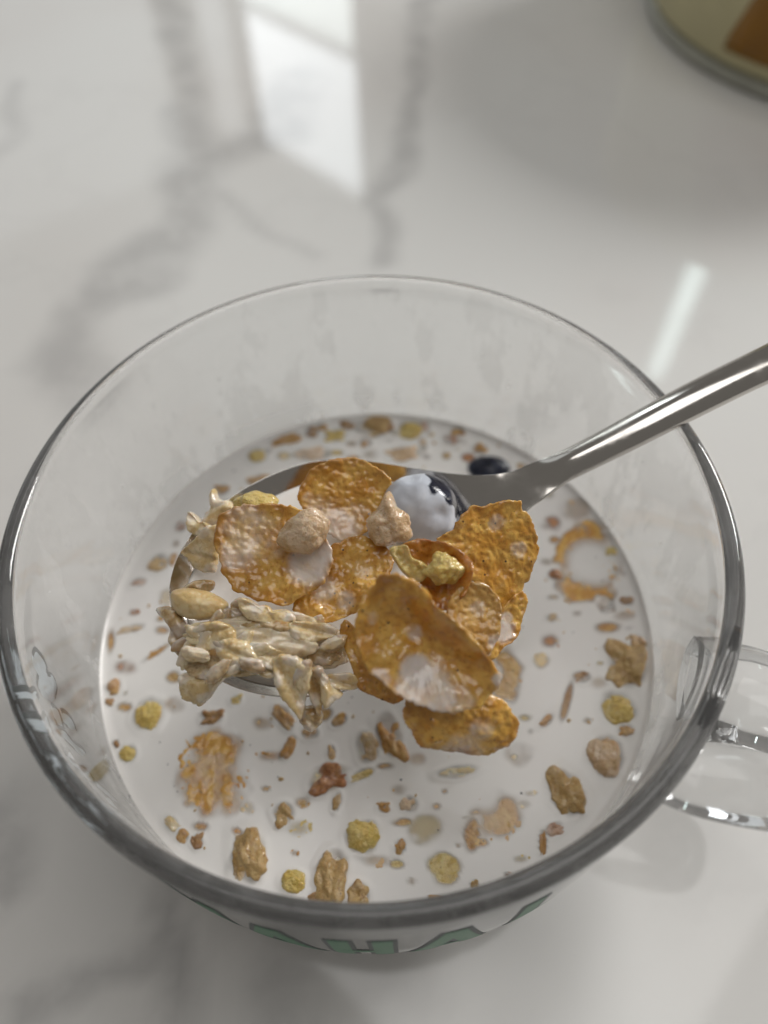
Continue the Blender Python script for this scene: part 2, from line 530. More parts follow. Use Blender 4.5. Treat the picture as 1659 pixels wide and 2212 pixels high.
ZT, ZB = -16.0, -44.0
def glyph(ch, w):
    h = w / 2
    if ch == 'H': return [((-h, ZT), (-h, ZB), 1.5), ((h, ZT), (h, ZB), 1.5), ((-h, -31), (h, -31), 1.6)]
    if ch == 'A': return [((0, ZT), (-h, ZB), 1.6), ((0, ZT), (h, ZB), 1.6), ((-h * .55, -34), (h * .55, -34), 1.4)]
    if ch == 'M': return [((-h, ZT), (-h, ZB), 1.4), ((h, ZT), (h, ZB), 1.4), ((-h, ZT), (0, -34), 1.4), ((h, ZT), (0, -34), 1.4)]
    if ch == 'L': return [((-h, ZT), (-h, ZB), 1.7), ((-h, ZB + 1.6), (h, ZB + 1.6), 1.6)]
for ch, s, w in (('M', -30.5, 9), ('A', -16.5, 10), ('H', -2.9, 6.4), ('A', 11.0, 10), ('L', 27.5, 8)):
    g = glyph(ch, w)
    dark = [((a[0] + s, a[1] + (0.7 if a[1] > b[1] else -0.0), hw + 0.75), (b[0] + s, b[1] - (0.7 if a[1] > b[1] else 0), hw + 0.75)) for a, b, hw in g]
    lit = [((a[0] + s, a[1], hw), (b[0] + s, b[1], hw)) for a, b, hw in g]
    base = strokes('printed_letter', dark, M['print_dark'], 0.02, mug, 0.03)
    base['label'] = 'green outlined capital letter %s printed on the glass' % ch
    top = strokes('letter_face', lit, M['print_green'], 0.075, base, 0.03)

def wall_patch(name, pts, mat, off, parent, cell=0.5):
    """flat printed motif with a traced edge, laid on the wall"""
    sm = []
    n = len(pts)
    for i in range(n):
        p0, p1, p2, p3 = pts[i - 1], pts[i], pts[(i + 1) % n], pts[(i + 2) % n]
        for k in range(6):
            t = k / 6
            sm.append(tuple(0.5 * (2 * b + (c - a) * t + (2 * a - 5 * b + 4 * c - d) * t * t + (3 * b - a - 3 * c + d) * t ** 3) for a, b, c, d in zip(p0, p1, p2, p3)))
    cx = sum(p[0] for p in sm) / len(sm); cz = sum(p[1] for p in sm) / len(sm)
    rings = 6
    vs, fs = [], []
    L = len(sm)
    for o in (off, off + 0.03):
        vs.append(on_wall(cx, cz, o)); 
        for r in range(1, rings + 1):
            for p in sm:
                vs.append(on_wall(cx + (p[0] - cx) * r / rings, cz + (p[1] - cz) * r / rings, o))
    N = 1 + rings * L
    for side in (0, 1):
        b = side * N
        for k in range(L):
            k2 = (k + 1) % L
            f = (b, b + 1 + k, b + 1 + k2)
            fs.append(f if side else f[::-1])
            for r in range(rings - 1):
                f = (b + 1 + r * L + k, b + 1 + (r + 1) * L + k, b + 1 + (r + 1) * L + k2, b + 1 + r * L + k2)
                fs.append(f if side else f[::-1])
    for k in range(L):
        k2 = (k + 1) % L
        e = 1 + (rings - 1) * L
        fs.append((e + k, e + k2, N + e + k2, N + e + k))
    return mesh_obj(name, vs, fs, mat, parent, origin=vs[0]), sm

def wall_line(name, pts, w, mat, off, parent):
    segs = [((a[0], a[1], w), (b[0], b[1], w)) for a, b in zip(pts[:-1], pts[1:])]
    return strokes(name, segs, mat, off, parent, 0.03)

def wall_at(u, v, R):
    """where the line of sight (u, v) meets the mug wall: (millimetres round from the front, z)"""
    best = None
    for k in range(240):
        z = -66 * k / 239
        p = P(u, v, z)
        e = abs(math.hypot(p.x, p.y) - R)
        if best is None or e < best[0]: best = (e, z, p)
    a = math.atan2(best[2].y, best[2].x) + math.pi / 2
    a = (a + math.pi) % (2 * math.pi) - math.pi
    return (a * 62.3, min(best[1], -3.0))
def z4(l, R=60.6): return [wall_at(x / 1.843 * 0.5486, (2400 + y / 1.843) * 0.5486, R) for x, y in l]
motifs = [
    z4([(185, 345), (208, 300), (240, 325), (282, 375), (302, 440), (300, 480), (345, 492), (372, 565), (360, 635), (335, 690), (290, 680), (245, 640), (212, 590), (212, 530), (222, 490), (192, 440), (182, 390)]),
    z4([(400, 755), (440, 765), (490, 815), (515, 895), (450, 875), (415, 840)]),
    z4([(325, 720), (375, 745), (405, 830), (415, 900), (380, 900), (345, 820)]),
    z4([(375, 890), (420, 900), (480, 975), (575, 1045), (555, 1090), (465, 1020), (395, 950)]),
    z4([(440, 1140), (520, 1160), (600, 1215), (640, 1290), (590, 1280), (520, 1220), (460, 1185)]),
    z4([(620, 1260), (690, 1310), (760, 1370), (820, 1435), (750, 1405), (670, 1340)]),
    z4([(690, 1450), (780, 1490), (880, 1560), (960, 1625), (880, 1600), (780, 1540)]),
    z4([(38, 665), (100, 640), (132, 690), (80, 750), (45, 725)], 62.3),  # entries near the rim paint refracted images of the motif as prints
    z4([(150, 890), (180, 830), (216, 920), (212, 1000), (165, 950)], 62.3),
    z4([(330, 1160), (362, 1100), (402, 1150), (440, 1220), (480, 1310), (430, 1290), (370, 1230)], 62.3),
    z4([(640, 1455), (672, 1450), (722, 1510), (745, 1555), (690, 1530)], 62.3),
]
for mo in motifs:
    b_, sm_ = wall_patch('motif_and_refraction', mo, M['print_pale'], -0.12, mug)
    k0 = len(sm_) // 6
    wall_line('motif_outline', sm_[:k0 * 3 + 1:2], 0.5, M['print_dark'], -0.22, b_)
    wall_line('motif_outline', sm_[k0 * 4:k0 * 5 + 1:2], 0.42, M['print_dark'], -0.22, b_)
for l in ([(830, 1275), (825, 1240), (850, 1222), (880, 1235)], [(905, 1425), (895, 1390), (915, 1370), (950, 1372)]):
    wall_line('motif_outline', z4(l), 0.3, M['print_dark'], -0.12, mug)

# ------------------------------------------------------------------ milk
VEIL = []        # (x, y, axis x, axis y, strength, inner, outer, patchiness, seed, holes) over pieces near the surface
def vnoise(x, y, sc, seed):
    rs = np.random.RandomState(seed)
    g = rs.rand(64, 64)
    fx, fy = x / sc + 31.3, y / sc + 17.7
    i, j = np.floor(fx).astype(int), np.floor(fy).astype(int)
    u, w = fx - i, fy - j
    u, w = u * u * (3 - 2 * u), w * w * (3 - 2 * w)
    q = lambda a, b: g[a % 64, b % 64]
    return (q(i, j) * (1 - u) + q(i + 1, j) * u) * (1 - w) + (q(i, j + 1) * (1 - u) + q(i + 1, j + 1) * u) * w
def np_smooth(x):
    x = np.clip(x, 0, 1)
    return x * x * (3 - 2 * x)
def build_milk():
    rim_r = in_r(MILK_Z) + 0.10
    nr, ns = 150, 480
    rad = list(np.linspace(0.2, rim_r - 2.0, nr)) + [rim_r - 2.0 + 2.0 * t for t in (0.25, 0.5, 0.7, 0.85, 0.95, 1.0)]
    dz = [0.0] * nr + [0.8 * t ** 3 for t in (0.25, 0.5, 0.7, 0.85, 0.95, 1.0)]
    A = np.linspace(0, 2 * np.pi, ns, endpoint=False)
    R_, A_ = np.meshgrid(rad, A, indexing='ij')
    X, Y = R_ * np.cos(A_), R_ * np.sin(A_)
    Z = MILK_Z + np.array(dz)[:, None] + 0.10 * (vnoise(X, Y, 9, 3) - 0.5) + 0.04 * (vnoise(X, Y, 3.5, 4) - 0.5)
    veil = np.zeros_like(X)
    for (x, y, ax, ay, k, i0, o0, patch, seed, holes) in VEIL:
        det = ax.x * ay.y - ax.y * ay.x
        dx, dy = X - x, Y - y
        p = (dx * ay.y - dy * ay.x) / det
        q = (dy * ax.x - dx * ax.y) / det
        d = np.hypot(p, q)
        if patch:
            rg = 2.2 if patch > 0.54 else 1.0
            d = d + rg * 0.22 * (vnoise(X, Y, 3.2, seed) - 0.5) + 0.16 * (vnoise(X, Y, 1.5, seed + 1) - 0.5)
        m_ = k * (1 - np_smooth((d - i0) / (o0 - i0)))
        if patch:
            f = 0.62 * vnoise(X, Y, 4.2, seed + 2) + 0.38 * vnoise(X, Y, 1.7, seed + 3)
            m_ = m_ * (1 - patch * np_smooth((f - 0.46) / 0.22))
        if o0 > 1.05:
            Z += 0.16 * np.exp(-((d - 0.98) / 0.2) ** 2)
        for (hx, hy, hr, hk) in holes:
            m_ = m_ * (1 - hk * (1 - np_smooth((np.hypot(X - hx, Y - hy) / hr - 0.45) / 0.75)))
        veil = np.maximum(veil, np.clip(m_ * (1.45 if patch > 0.35 else 1.0), 0, 1))
    vs = [(float(X[i, k]), float(Y[i, k]), float(Z[i, k])) for i in range(len(rad)) for k in range(ns)]
    at = list(veil.ravel())
    fs = [(i * ns + k, (i + 1) * ns + k, (i + 1) * ns + (k + 1) % ns, i * ns + (k + 1) % ns) for i in range(len(rad) - 1) for k in range(ns)]
    vs.append((0, 0, MILK_Z)); at.append(0.0)
    fs += [(len(vs) - 1, k, (k + 1) % ns) for k in range(ns)]
    # the body of the milk, from just under the surface layer down to the bottom of the mug
    pr = [(r, MILK_Z - 0.8) for r in np.linspace(0.6, in_r(MILK_Z - 0.8) + 0.10, 12)]
    pr += [(r + 0.10, z - 0.02) for r, z in IN_P if z < MILK_Z - 1.3] + [(1.0, IN_P[-1][1] - 0.02)]
    # side skirt of the surface layer
    b0 = len(vs); last = (len(rad) - 1) * ns
    vs += [(x * (in_r(MILK_Z - 1.1) + 0.10) / rim_r, y * (in_r(MILK_Z - 1.1) + 0.10) / rim_r, MILK_Z - 1.1) for x, y, z in vs[last:last + ns]]
    at += [0.0] * ns
    fs += [(last + k, b0 + k, b0 + (k + 1) % ns, last + (k + 1) % ns) for k in range(ns)]
    v2, f2 = lathe(pr, 160)
    b1 = len(vs)
    vs += v2; at += [0.0] * len(v2)
    fs += [tuple(i + b1 for i in f) for f in f2]
    o = mesh_obj('milk', vs, fs, M['milk'], None, origin=(0, 0, IN_P[-1][1]))
    a = o.data.attributes.new('veil', 'FLOAT', 'POINT')
    a.data.foreach_set('value', [float(x) for x in at])
    tag(o, 'white milk filling the lower part of the glass mug', 'milk')

# ------------------------------------------------------------------ spoon
SZ = -8.0
T_ = P(373, 1343, SZ); N_ = P(1139, 1065, SZ)
SX = (N_ - T_).normalized(); SL = (N_ - T_).length
SY = Vector((0, 0, 1)).cross(SX).normalized()
spoon = empty('spoon', (T_ + N_) / 2 + Vector((0, 0, -10)))
tag(spoon, 'polished steel spoon heaped with cereal, its handle over the mug rim', 'spoon')
SWID = 22.5
TILT = math.radians(1.5)
SYT = SY * math.cos(TILT) + Vector((0, 0, math.sin(TILT)))
SUP = SX.cross(SYT).normalized()
def spoon_w(s):
    s0 = 0.43
    if s < s0:
        return SWID * math.sqrt(max(0.0, 1 - ((s0 - s) / s0) ** 2)) ** 0.93 
    t = (s - s0) / (1 - s0)
    return 3.7 + (SWID - 3.7) * (0.5 + 0.5 * math.cos(math.pi * t)) ** 0.78
def spoon_d(s):
    d = 9.5 * math.sin(math.pi * min(1, max(0, s)) ** 0.92) ** 0.72
    return d * (0.5 + 0.5 * math.cos(math.pi * max(0.0, (s - 0.5) / 0.5))) ** 0.55

def loft(name, stations, parent, nv=28, caps=(True, True)):
    """stations: (centre, side axis, up axis, half width, hollow depth, thickness)"""
    vs, fs = [], []
    for (c, sd, up, w, d, th) in stations:
        for k in range(nv + 1):
            v = -math.cos(math.pi * k / nv)
            z = -d * (1 - v * v)
            vs.append(tuple(c + sd * (w * v) + up * z))
        for k in range(nv + 1):
            v = math.cos(math.pi * k / nv)
            z = -d * (1 - v * v) - th * (0.35 + 0.65 * (1 - v * v) ** 0.5) if d > 1e-3 else -th * (0.35 + 0.65 * (1 - v * v) ** 0.5)
            vs.append(tuple(c + sd * ((w + (0.1 if abs(v) > .99 else 0)) * v) + up * z))
    q = 2 * (nv + 1)
    for i in range(len(stations) - 1):
        for k in range(q):
            fs.append((i * q + k, i * q + (k + 1) % q, (i + 1) * q + (k + 1) % q, (i + 1) * q + k))
    if caps[0]: fs.append(tuple(range(q))[::-1])
    if caps[1]: fs.append(tuple((len(stations) - 1) * q + k for k in range(q)))
    return mesh_obj(name, vs, fs, M['steel'], parent, origin=(T_ + N_) / 2 + Vector((0, 0, -10)))

st = []
for s in [0.0006, 0.003, 0.008, 0.015, 0.025] + list(np.linspace(0.04, 1.0, 60)):
    c = T_ + SX * SL * s
    c.z += 3.0 * max(0.0, (s - 0.7) / 0.3) ** 2
    kt = smooth01((s - 0.75) / 0.25)
    st.append((c, (SYT * (1 - kt) + SY * kt).normalized(), (SUP * (1 - kt) + Vector((0, 0, 1)) * kt).normalized(), spoon_w(s), spoon_d(s), 1.0 + 1.1 * smooth01((s - 0.6) / 0.4)))
loft('bowl', st, spoon, caps=(True, False))
hn = st[-1][0]
hpts = [hn, hn + SX * 6 + Vector((0, 0.5, 1.9)), P(1300, 968, -1.0), P(1465, 872, 4.0), P(1659, 779, 7.0)]
e_ = (hpts[-1] - hpts[-2]).normalized()
hpts += [hpts[-1] + e_ * 18 + Vector((0, 0, -1.0)), hpts[-1] + e_ * 45 + Vector((0, 0, -5))]
hc = [Vector(p) for p in spline([tuple(p) for p in hpts], 12)]
for _ in range(160):
    hc = [hc[0]] + [(hc[i - 1] + hc[i] * 2 + hc[i + 1]) / 4 for i in range(1, len(hc) - 1)] + [hc[-1]]
s0 = st[-1]
st = []
for i, c in enumerate(hc):
    d = (hc[min(i + 1, len(hc) - 1)] - hc[max(i - 1, 0)]).normalized()
    sd = Vector((0, 0, 1)).cross(d).normalized()
    up = d.cross(sd)
    t = i / (len(hc) - 1)
    k = smooth01(i / 10)
    sd = (s0[1] * (1 - k) + sd * k).normalized(); up = (s0[2] * (1 - k) + up * k).normalized()
    w = 3.7 - 0.9 * smooth01(t / 0.18) + 0.5 * smooth01((t - 0.2) / 0.4) + 1.6 * smooth01((t - 0.6) / 0.4)
    if t > 0.94: w *= math.sqrt(max(0.02, 1 - ((t - 0.94) / 0.061) ** 2))
    st.append((c, sd, up, w, -1.5 * smooth01(t / 0.22), s0[5] + 0.9 * smooth01(t / 0.2)))
loft('handle', st, spoon, caps=(False, True))

# milk lying in the spoon
def spoon_milk():
    level = -2.0
    vs, fs = [], []
    nv = 24
    rows = []
    ct, sn = math.cos(TILT), math.sin(TILT)
    for s in np.linspace(0.01, 0.74, 60):
        w, d = spoon_w(s), spoon_d(s)
        A_, B_, C_ = d * ct, w * sn, -(d * ct + level)
        D_ = B_ * B_ - 4 * A_ * C_
        if A_ < 0.3 or D_ <= 0: continue
        v0, v1 = (-B_ - math.sqrt(D_)) / (2 * A_), (-B_ + math.sqrt(D_)) / (2 * A_)
        rows.append((T_ + SX * SL * s, w * ct * max(v0, -0.985), w * ct * min(v1, 0.985)))
    for c, y0, y1 in rows:
        for k in range(nv + 1):
            v = k / nv
            vs.append(tuple(Vector((c.x, c.y, SZ + level + 0.3 * (2 * v - 1) ** 8)) + SY * (y0 + (y1 - y0) * v)))
    for i in range(len(rows) - 1):
        for k in range(nv):
            a = i * (nv + 1) + k
            fs.append((a, a + 1, a + nv + 2, a + nv + 1)[::-1])
    o = mesh_obj('spoon_milk', vs, fs, M['milk'], None, origin=(T_ + N_) / 2 + Vector((0, 0, level)))
    # closed underneath, following the hollow of the bowl
    bm = bmesh.new(); bm.from_mesh(o.data)
    r = bmesh.ops.extrude_face_region(bm, geom=bm.faces[:])
    for v in [g for g in r['geom'] if isinstance(g, bmesh.types.BMVert)]:
        v.co.z -= 0.0006
    bm.normal_update(); bmesh.ops.recalc_face_normals(bm, faces=bm.faces[:])
    bm.to_mesh(o.data); bm.free()
    tag(o, 'shallow pool of milk lying in the spoon under the cereal', 'milk')
spoon_milk()

# ------------------------------------------------------------------ cereal builders
def sheet(name, px, z, normal, mat, seed, th=0.62, cup=0.0, bump=0.22, wave=0.55, ruffle=0.05, folds=(), milk=(), milk0=0.0, rings=34, segs=150, dome=0.0, blister=0.55, mf=None, grow=1.0, h0=0.0):
    """a thin crisp flake: outline traced on the photograph and laid on its own tilted plane in space"""
    n = Vector(normal).normalized()
    cx = sum(p[0] for p in px) / len(px); cy = sum(p[1] for p in px) / len(px)
    px = [(cx + (x - cx) * grow, cy + (y - cy) * grow) for x, y in px]
    O = P(cx, cy, z)
    # smooth closed outline
    L = len(px); sm = []
    for i in range(L):
        p0, p1, p2, p3 = px[i - 1], px[i], px[(i + 1) % L], px[(i + 2) % L]
        for k in range(8):
            t = k / 8
            sm.append(tuple(0.5 * (2 * b + (c - a) * t + (2 * a - 5 * b + 4 * c - d) * t * t + (3 * b - a - 3 * c + d) * t ** 3) for a, b, c, d in zip(p0, p1, p2, p3)))
    # resample by arc length
    acc = [0.0]
    for a, b in zip(sm, sm[1:] + sm[:1]): acc.append(acc[-1] + math.hypot(a[0] - b[0], a[1] - b[1]))
    res = []; j = 0
    for k in range(segs):
        s = acc[-1] * k / segs
        while acc[j + 1] < s: j += 1
        t = (s - acc[j]) / (acc[j + 1] - acc[j] + 1e-9)
        a, b = sm[j], sm[(j + 1) % len(sm)]
        res.append((a[0] + (b[0] - a[0]) * t, a[1] + (b[1] - a[1]) * t))
    out = []
    for k, (x, y) in enumerate(res):
        q = (x * 0.08, y * 0.08, 0)
        f = 1 + ruffle * (nz(q, 1.6, seed) * 0.9 + nz(q, 0.7, seed + 3) * 0.6 + nz(q, 0.34, seed + 6) * 0.4)
        out.append((cx + (x - cx) * f, cy + (y - cy) * f))
    top, bot, at, to = [], [], [], []
    def vert(u, v, t):
        p = PP(u, v, O, n)
        h = cup * (t * t - 0.4) + dome * (1 - t * t)
        h += wave * nz(p, 5.5, seed) + wave * 0.5 * nz(p, 2.6, seed + 1)
        for a, b, amp, wd in folds:
            h += amp * math.exp(-(segdist((u, v), a, b) / wd) ** 2)
        mk = milk0
        for (bx, by, br, s) in milk:
            d = math.hypot(u - bx, v - by) / br
            mk = max(mk, s * (1 - smooth01((d - 0.55) / 0.75)))
        bb = bump * (1 - 0.85 * smooth01((mk - 0.45) * 3))
        if blister:
            vd = noise.voronoi(Vector((p.x / 1.9 + seed * 3, p.y / 1.9, p.z / 1.9)))[0][0]
            h += blister * bb / 0.22 * max(0.0, 0.62 - vd) * (0.6 + 0.8 * nz(p, 4.0, seed + 11))
        h += bb * (abs(nz(p, 1.25, seed + 5)) * 1.3 + 0.6 * nz(p, 0.75, seed + 8)) * (0.75 + 0.5 * t)
        h += 0.10 * smooth01((mk - 0.4) * 3)
        e = th * 0.5 * math.sqrt(max(0.0, 1 - t ** 10)) + 0.02
        if mf:
            mk = mf(h + e, u, v, t)
            h = max(h, 0.0) * (1 - 0.9 * smooth01(mk)) - h0 - 0.36 - 0.25 * smooth01((mk - 0.90) / 0.10)
        top.append(tuple(p + n * (h + e))); bot.append(tuple(p + n * (h - e))); at.append(mk)
        to.append(smooth01((t - 0.72) / 0.28) * smooth01(0.55 + 1.6 * nz(p, 3.5, seed + 15)) if blister else 0.0)
    vert(cx, cy, 0.0)
    for r in range(1, rings + 1):
        t = (r / rings) ** 0.85
        for (x, y) in out:
            vert(cx + (x - cx) * t, cy + (y - cy) * t, t)
    N = len(top); fs = []
    for side in (0, 1):
        b = side * N
        for k in range(segs):
            k2 = (k + 1) % segs
            f = (b, b + 1 + k2, b + 1 + k); fs.append(f if side == 0 else f[::-1])
            for r in range(rings - 1):
                f = (b + 1 + r * segs + k, b + 1 + r * segs + k2, b + 1 + (r + 1) * segs + k2, b + 1 + (r + 1) * segs + k)
                fs.append(f if side == 0 else f[::-1])
    e = 1 + (rings - 1) * segs
    for k in range(segs):
        k2 = (k + 1) % segs
        fs.append((e + k, e + k2, N + e + k2, N + e + k))
    o = mesh_obj(name, top + bot, fs, mat, None, origin=O, attr=at + at)
    a_ = o.data.attributes.new('toast', 'FLOAT', 'POINT')
    a_.data.foreach_set('value', [float(x) for x in to + to])
    return o

ICO = {}
def ico(sub):
    if sub not in ICO:
        bm = bmesh.new()
        bmesh.ops.create_icosphere(bm, subdivisions=sub, radius=1.0)
        bm.verts.ensure_lookup_table()
        ICO[sub] = ([v.co.copy() for v in bm.verts], [tuple(v.index for v in f.verts) for f in bm.faces])
        bm.free()
    return ICO[sub]

def blob(name, c, axes, mat, seed, lump=0.12, fine=0.03, sub=5, milkf=None, pinch=0.0, shape=None, crag=0.0):
    """puffed or nugget-like grain: axes are three half-axis vectors in mm"""
    co, fs = ico(sub)
    c = Vector(c)
    vs, at = [], []
    R = sum(a.length for a in axes) / 3
    for d in co:
        f = 1 + lump * nz(d, 0.9, seed) + lump * 0.5 * nz(d, 0.45, seed + 2) + fine * nz(d, 0.17, seed + 4)
        if crag:
            e = Vector((d.x + 0.3 * nz(d, 1.1, seed + 9), d.y + 0.3 * nz(d, 1.1, seed + 10), d.z)).normalized()
            f *= (1 - crag) + crag * 0.86 / (abs(e.x) ** 5 + abs(e.y) ** 5 + abs(e.z) ** 5) ** 0.2
            f -= crag * 0.30 * abs(nz(d, 0.38, seed + 12))
        if shape: f *= shape(d)
        x = d.x * (1 + pinch * d.y)
        p = c + (axes[0] * x + axes[1] * d.y + axes[2] * d.z) * f
        vs.append(tuple(p)); at.append(milkf(p, d) if milkf else 0.0)
    return mesh_obj(name, vs, fs, mat, None, origin=c, attr=at)

def cam_axes(u, v, z, rx, ry, ang=0.0, depth=0.9):
    """half axes facing the viewer's side: rx, ry measured in the photograph's grid, at height z"""
    c = P(u, v, z)
    k = (c - CAM).dot(-B0) / FPX
    a = math.radians(ang)
    ax = (CR * math.cos(a) + CU * math.sin(a)) * rx * k
    ay = (CR * -math.sin(a) + CU * math.cos(a)) * ry * k
    az = B0 * min(rx, ry) * k * depth
    return c, [ax, ay, az]

# ------------------------------------------------------------------ cereal on the spoon
G = 'corn flakes heaped on the spoon'
def zc(l): return zoomA(l)
def zm(l): return [(329.2 + x * 0.5291, 932.6 + y * 0.5291, r * 0.5291, s) for x, y, r, s in l]
def zf(l): return [(zoomA([a])[0], zoomA([b])[0], amp, w * 0.5291) for a, b, amp, w in l]

o = sheet('corn_flake', zc([(600, 250), (615, 210), (640, 165), (690, 130), (760, 108), (810, 105), (860, 115), (900, 140), (945, 168), (972, 200), (975, 260), (940, 330), (900, 390), (850, 430), (790, 450), (740, 430), (690, 395), (640, 340), (605, 300)]),
          -4.5, (0.05, -0.50, 0.86), M['flake'], 1, cup=1.0, milk=zm([(690, 330, 80, 0.48), (760, 395, 100, 0.66), (830, 330, 60, 0.4), (640, 270, 30, 0.4)]))
tag(o, 'round golden corn flake at the back of the heap, left of the blueberry', 'corn flake', G)
o = sheet('corn_flake', zc([(590, 745), (640, 772), (700, 785), (770, 768), (830, 740), (880, 690), (950, 610), (985, 540), (960, 480), (900, 440), (830, 428), (770, 450), (720, 480), (660, 540), (600, 620), (575, 690)]),
          -2.5, (0.0, -0.30, 0.95), M['flake'], 2, cup=0.8, wave=0.9, milk=zm([(790, 690, 45, 0.55), (700, 640, 60, 0.6), (850, 560, 40, 0.4)]))
tag(o, 'glistening corn flake in the middle of the heap, half under its left neighbour', 'corn flake', G)
o = sheet('corn_flake', zc([(258, 420), (270, 370), (290, 335), (340, 308), (400, 298), (470, 295), (540, 302), (600, 315), (660, 340), (700, 390), (715, 440), (735, 480), (742, 530), (735, 570), (700, 620), (650, 660), (600, 690), (560, 712), (500, 705), (440, 690), (380, 670), (340, 650), (315, 610), (285, 570), (280, 520), (260, 470)]),
          0.5, (-0.08, -0.36, 0.92), M['flake'], 3, cup=0.9, milk=zm([(390, 390, 105, 0.50), (350, 500, 85, 0.58), (640, 540, 100, 0.82), (690, 500, 60, 0.85), (480, 440, 110, 0.36)]))
tag(o, 'large round corn flake streaked with milk, a pale puff lying on it', 'corn flake', G)
o = sheet('corn_flake', zc([(1150, 435), (1200, 410), (1235, 375), (1260, 330), (1300, 310), (1350, 300), (1400, 290), (1440, 282), (1495, 285), (1500, 310), (1530, 340), (1550, 380), (1568, 440), (1565, 500), (1550, 560), (1525, 610), (1500, 660), (1470, 710), (1440, 740), (1390, 720), (1340, 660), (1290, 590), (1240, 510), (1190, 460)]),
          -1.0, (0.25, -0.55, 0.80), M['flake'], 4, cup=0.9, ruffle=0.06, milk=zm([(1400, 370, 40, 0.48), (1490, 480, 40, 0.5)]))
tag(o, 'corn flake standing up at the right end of the heap by the spoon neck', 'corn flake', G)
o = sheet('corn_flake', zc([(1440, 700), (1480, 660), (1510, 650), (1527, 685), (1515, 735), (1505, 785), (1490, 830), (1460, 860), (1430, 880), (1400, 920), (1360, 930), (1330, 880), (1370, 790)]),
          -4.0, (0.35, -0.45, 0.82), M['flake'], 5, cup=0.5, ruffle=0.07, milk=zm([(1425, 810, 55, 0.85), (1445, 760, 30, 0.7)]))
tag(o, 'narrow ragged corn flake edge below the upright flake at the right', 'corn flake', G)
o = sheet('corn_flake', zc([(1225, 660), (1300, 612), (1360, 625), (1400, 660), (1422, 710), (1420, 780), (1410, 840), (1385, 890), (1355, 915), (1300, 880), (1240, 820), (1200, 740)]),
          0.5, (0.10, -0.42, 0.90), M['flake_pale'], 6, cup=0.4, milk=zm([(1330, 720, 40, 0.45), (1400, 860, 40, 0.6)]))
tag(o, 'soaked tan corn flake tucked behind the big front flake', 'corn flake', G)
o = sheet('corn_flake', zc([(1010, 480), (1050, 450), (1090, 443), (1150, 450), (1200, 465), (1245, 490), (1285, 520), (1302, 560), (1302, 620), (1280, 665), (1250, 705), (1215, 735), (1170, 730), (1120, 690), (1070, 640), (1030, 580), (1000, 530)]),
          1.5, (-0.05, -0.35, 0.93), M['flake_deep'], 7, cup=1.6, wave=0.7, folds=zf([((1230, 480), (1300, 580), 1.8, 45), ((1300, 580), (1260, 700), 1.8, 45)]))
tag(o, 'toasted curled corn flake holding the two small yellow bits', 'corn flake', G)
o = sheet('corn_flake', zc([(790, 770), (830, 800), (870, 900), (920, 980), (980, 1040), (1030, 1085), (1000, 1112), (960, 1103), (900, 1078), (845, 1050), (828, 1000), (812, 940), (785, 880), (768, 820)]),
          -4.0, (-0.30, -0.30, 0.90), M['flake'], 8, cup=0.5, ruffle=0.03)
tag(o, 'corn flake mostly hidden beneath the left edge of the big front flake', 'corn flake', G)
o = sheet('corn_flake', zc([(1025, 1130), (1060, 1060), (1120, 1030), (1200, 1020), (1290, 1030), (1350, 1070), (1400, 1083), (1440, 1105), (1470, 1140), (1490, 1180), (1495, 1222), (1480, 1262), (1450, 1292), (1400, 1320), (1370, 1335), (1310, 1328), (1250, 1318), (1190, 1312), (1130, 1302), (1085, 1290), (1068, 1250), (1040, 1200), (1025, 1160)]),
          -3.0, (0.05, -0.62, 0.78), M['flake'], 9, cup=-1.2, ruffle=0.05, milk=zm([(1270, 1300, 90, 0.5), (1340, 1210, 60, 0.45)]))
tag(o, 'lowest corn flake, hanging over the near edge of the spoon', 'corn flake', G)
o = sheet('corn_flake', zc([(955, 572), (1000, 578), (1050, 598), (1090, 628), (1115, 660), (1130, 700), (1180, 735), (1230, 770), (1270, 810), (1300, 850), (1340, 895), (1375, 935), (1400, 980), (1412, 1025), (1390, 1050), (1370, 1080), (1330, 1110), (1280, 1130), (1220, 1142), (1160, 1140), (1110, 1125), (1050, 1100), (1000, 1070), (950, 1030), (900, 990), (870, 950), (845, 900), (830, 850), (820, 790), (825, 740), (840, 690), (880, 640), (910, 600)]),
          5.5, (0.12, -0.48, 0.86), M['flake'], 10, cup=1.6, wave=0.8,
          folds=zf([((960, 580), (1120, 690), 1.6, 60), ((1120, 690), (1300, 860), 2.0, 50), ((1300, 860), (1400, 1000), 1.2, 50), ((1010, 800), (1150, 900), -0.8, 70)]),
          milk=zm([(1080, 980, 80, 1.0), (1110, 1040, 130, 0.72), (1160, 1075, 100, 0.72), (1250, 1095, 70, 0.5), (930, 1000, 45, 0.6), (1070, 820, 45, 0.5), (900, 760, 30, 0.4), (1395, 1000, 30, 0.75)]))
tag(o, 'largest corn flake at the front with a raised rim and milk in its hollow', 'corn flake', G)

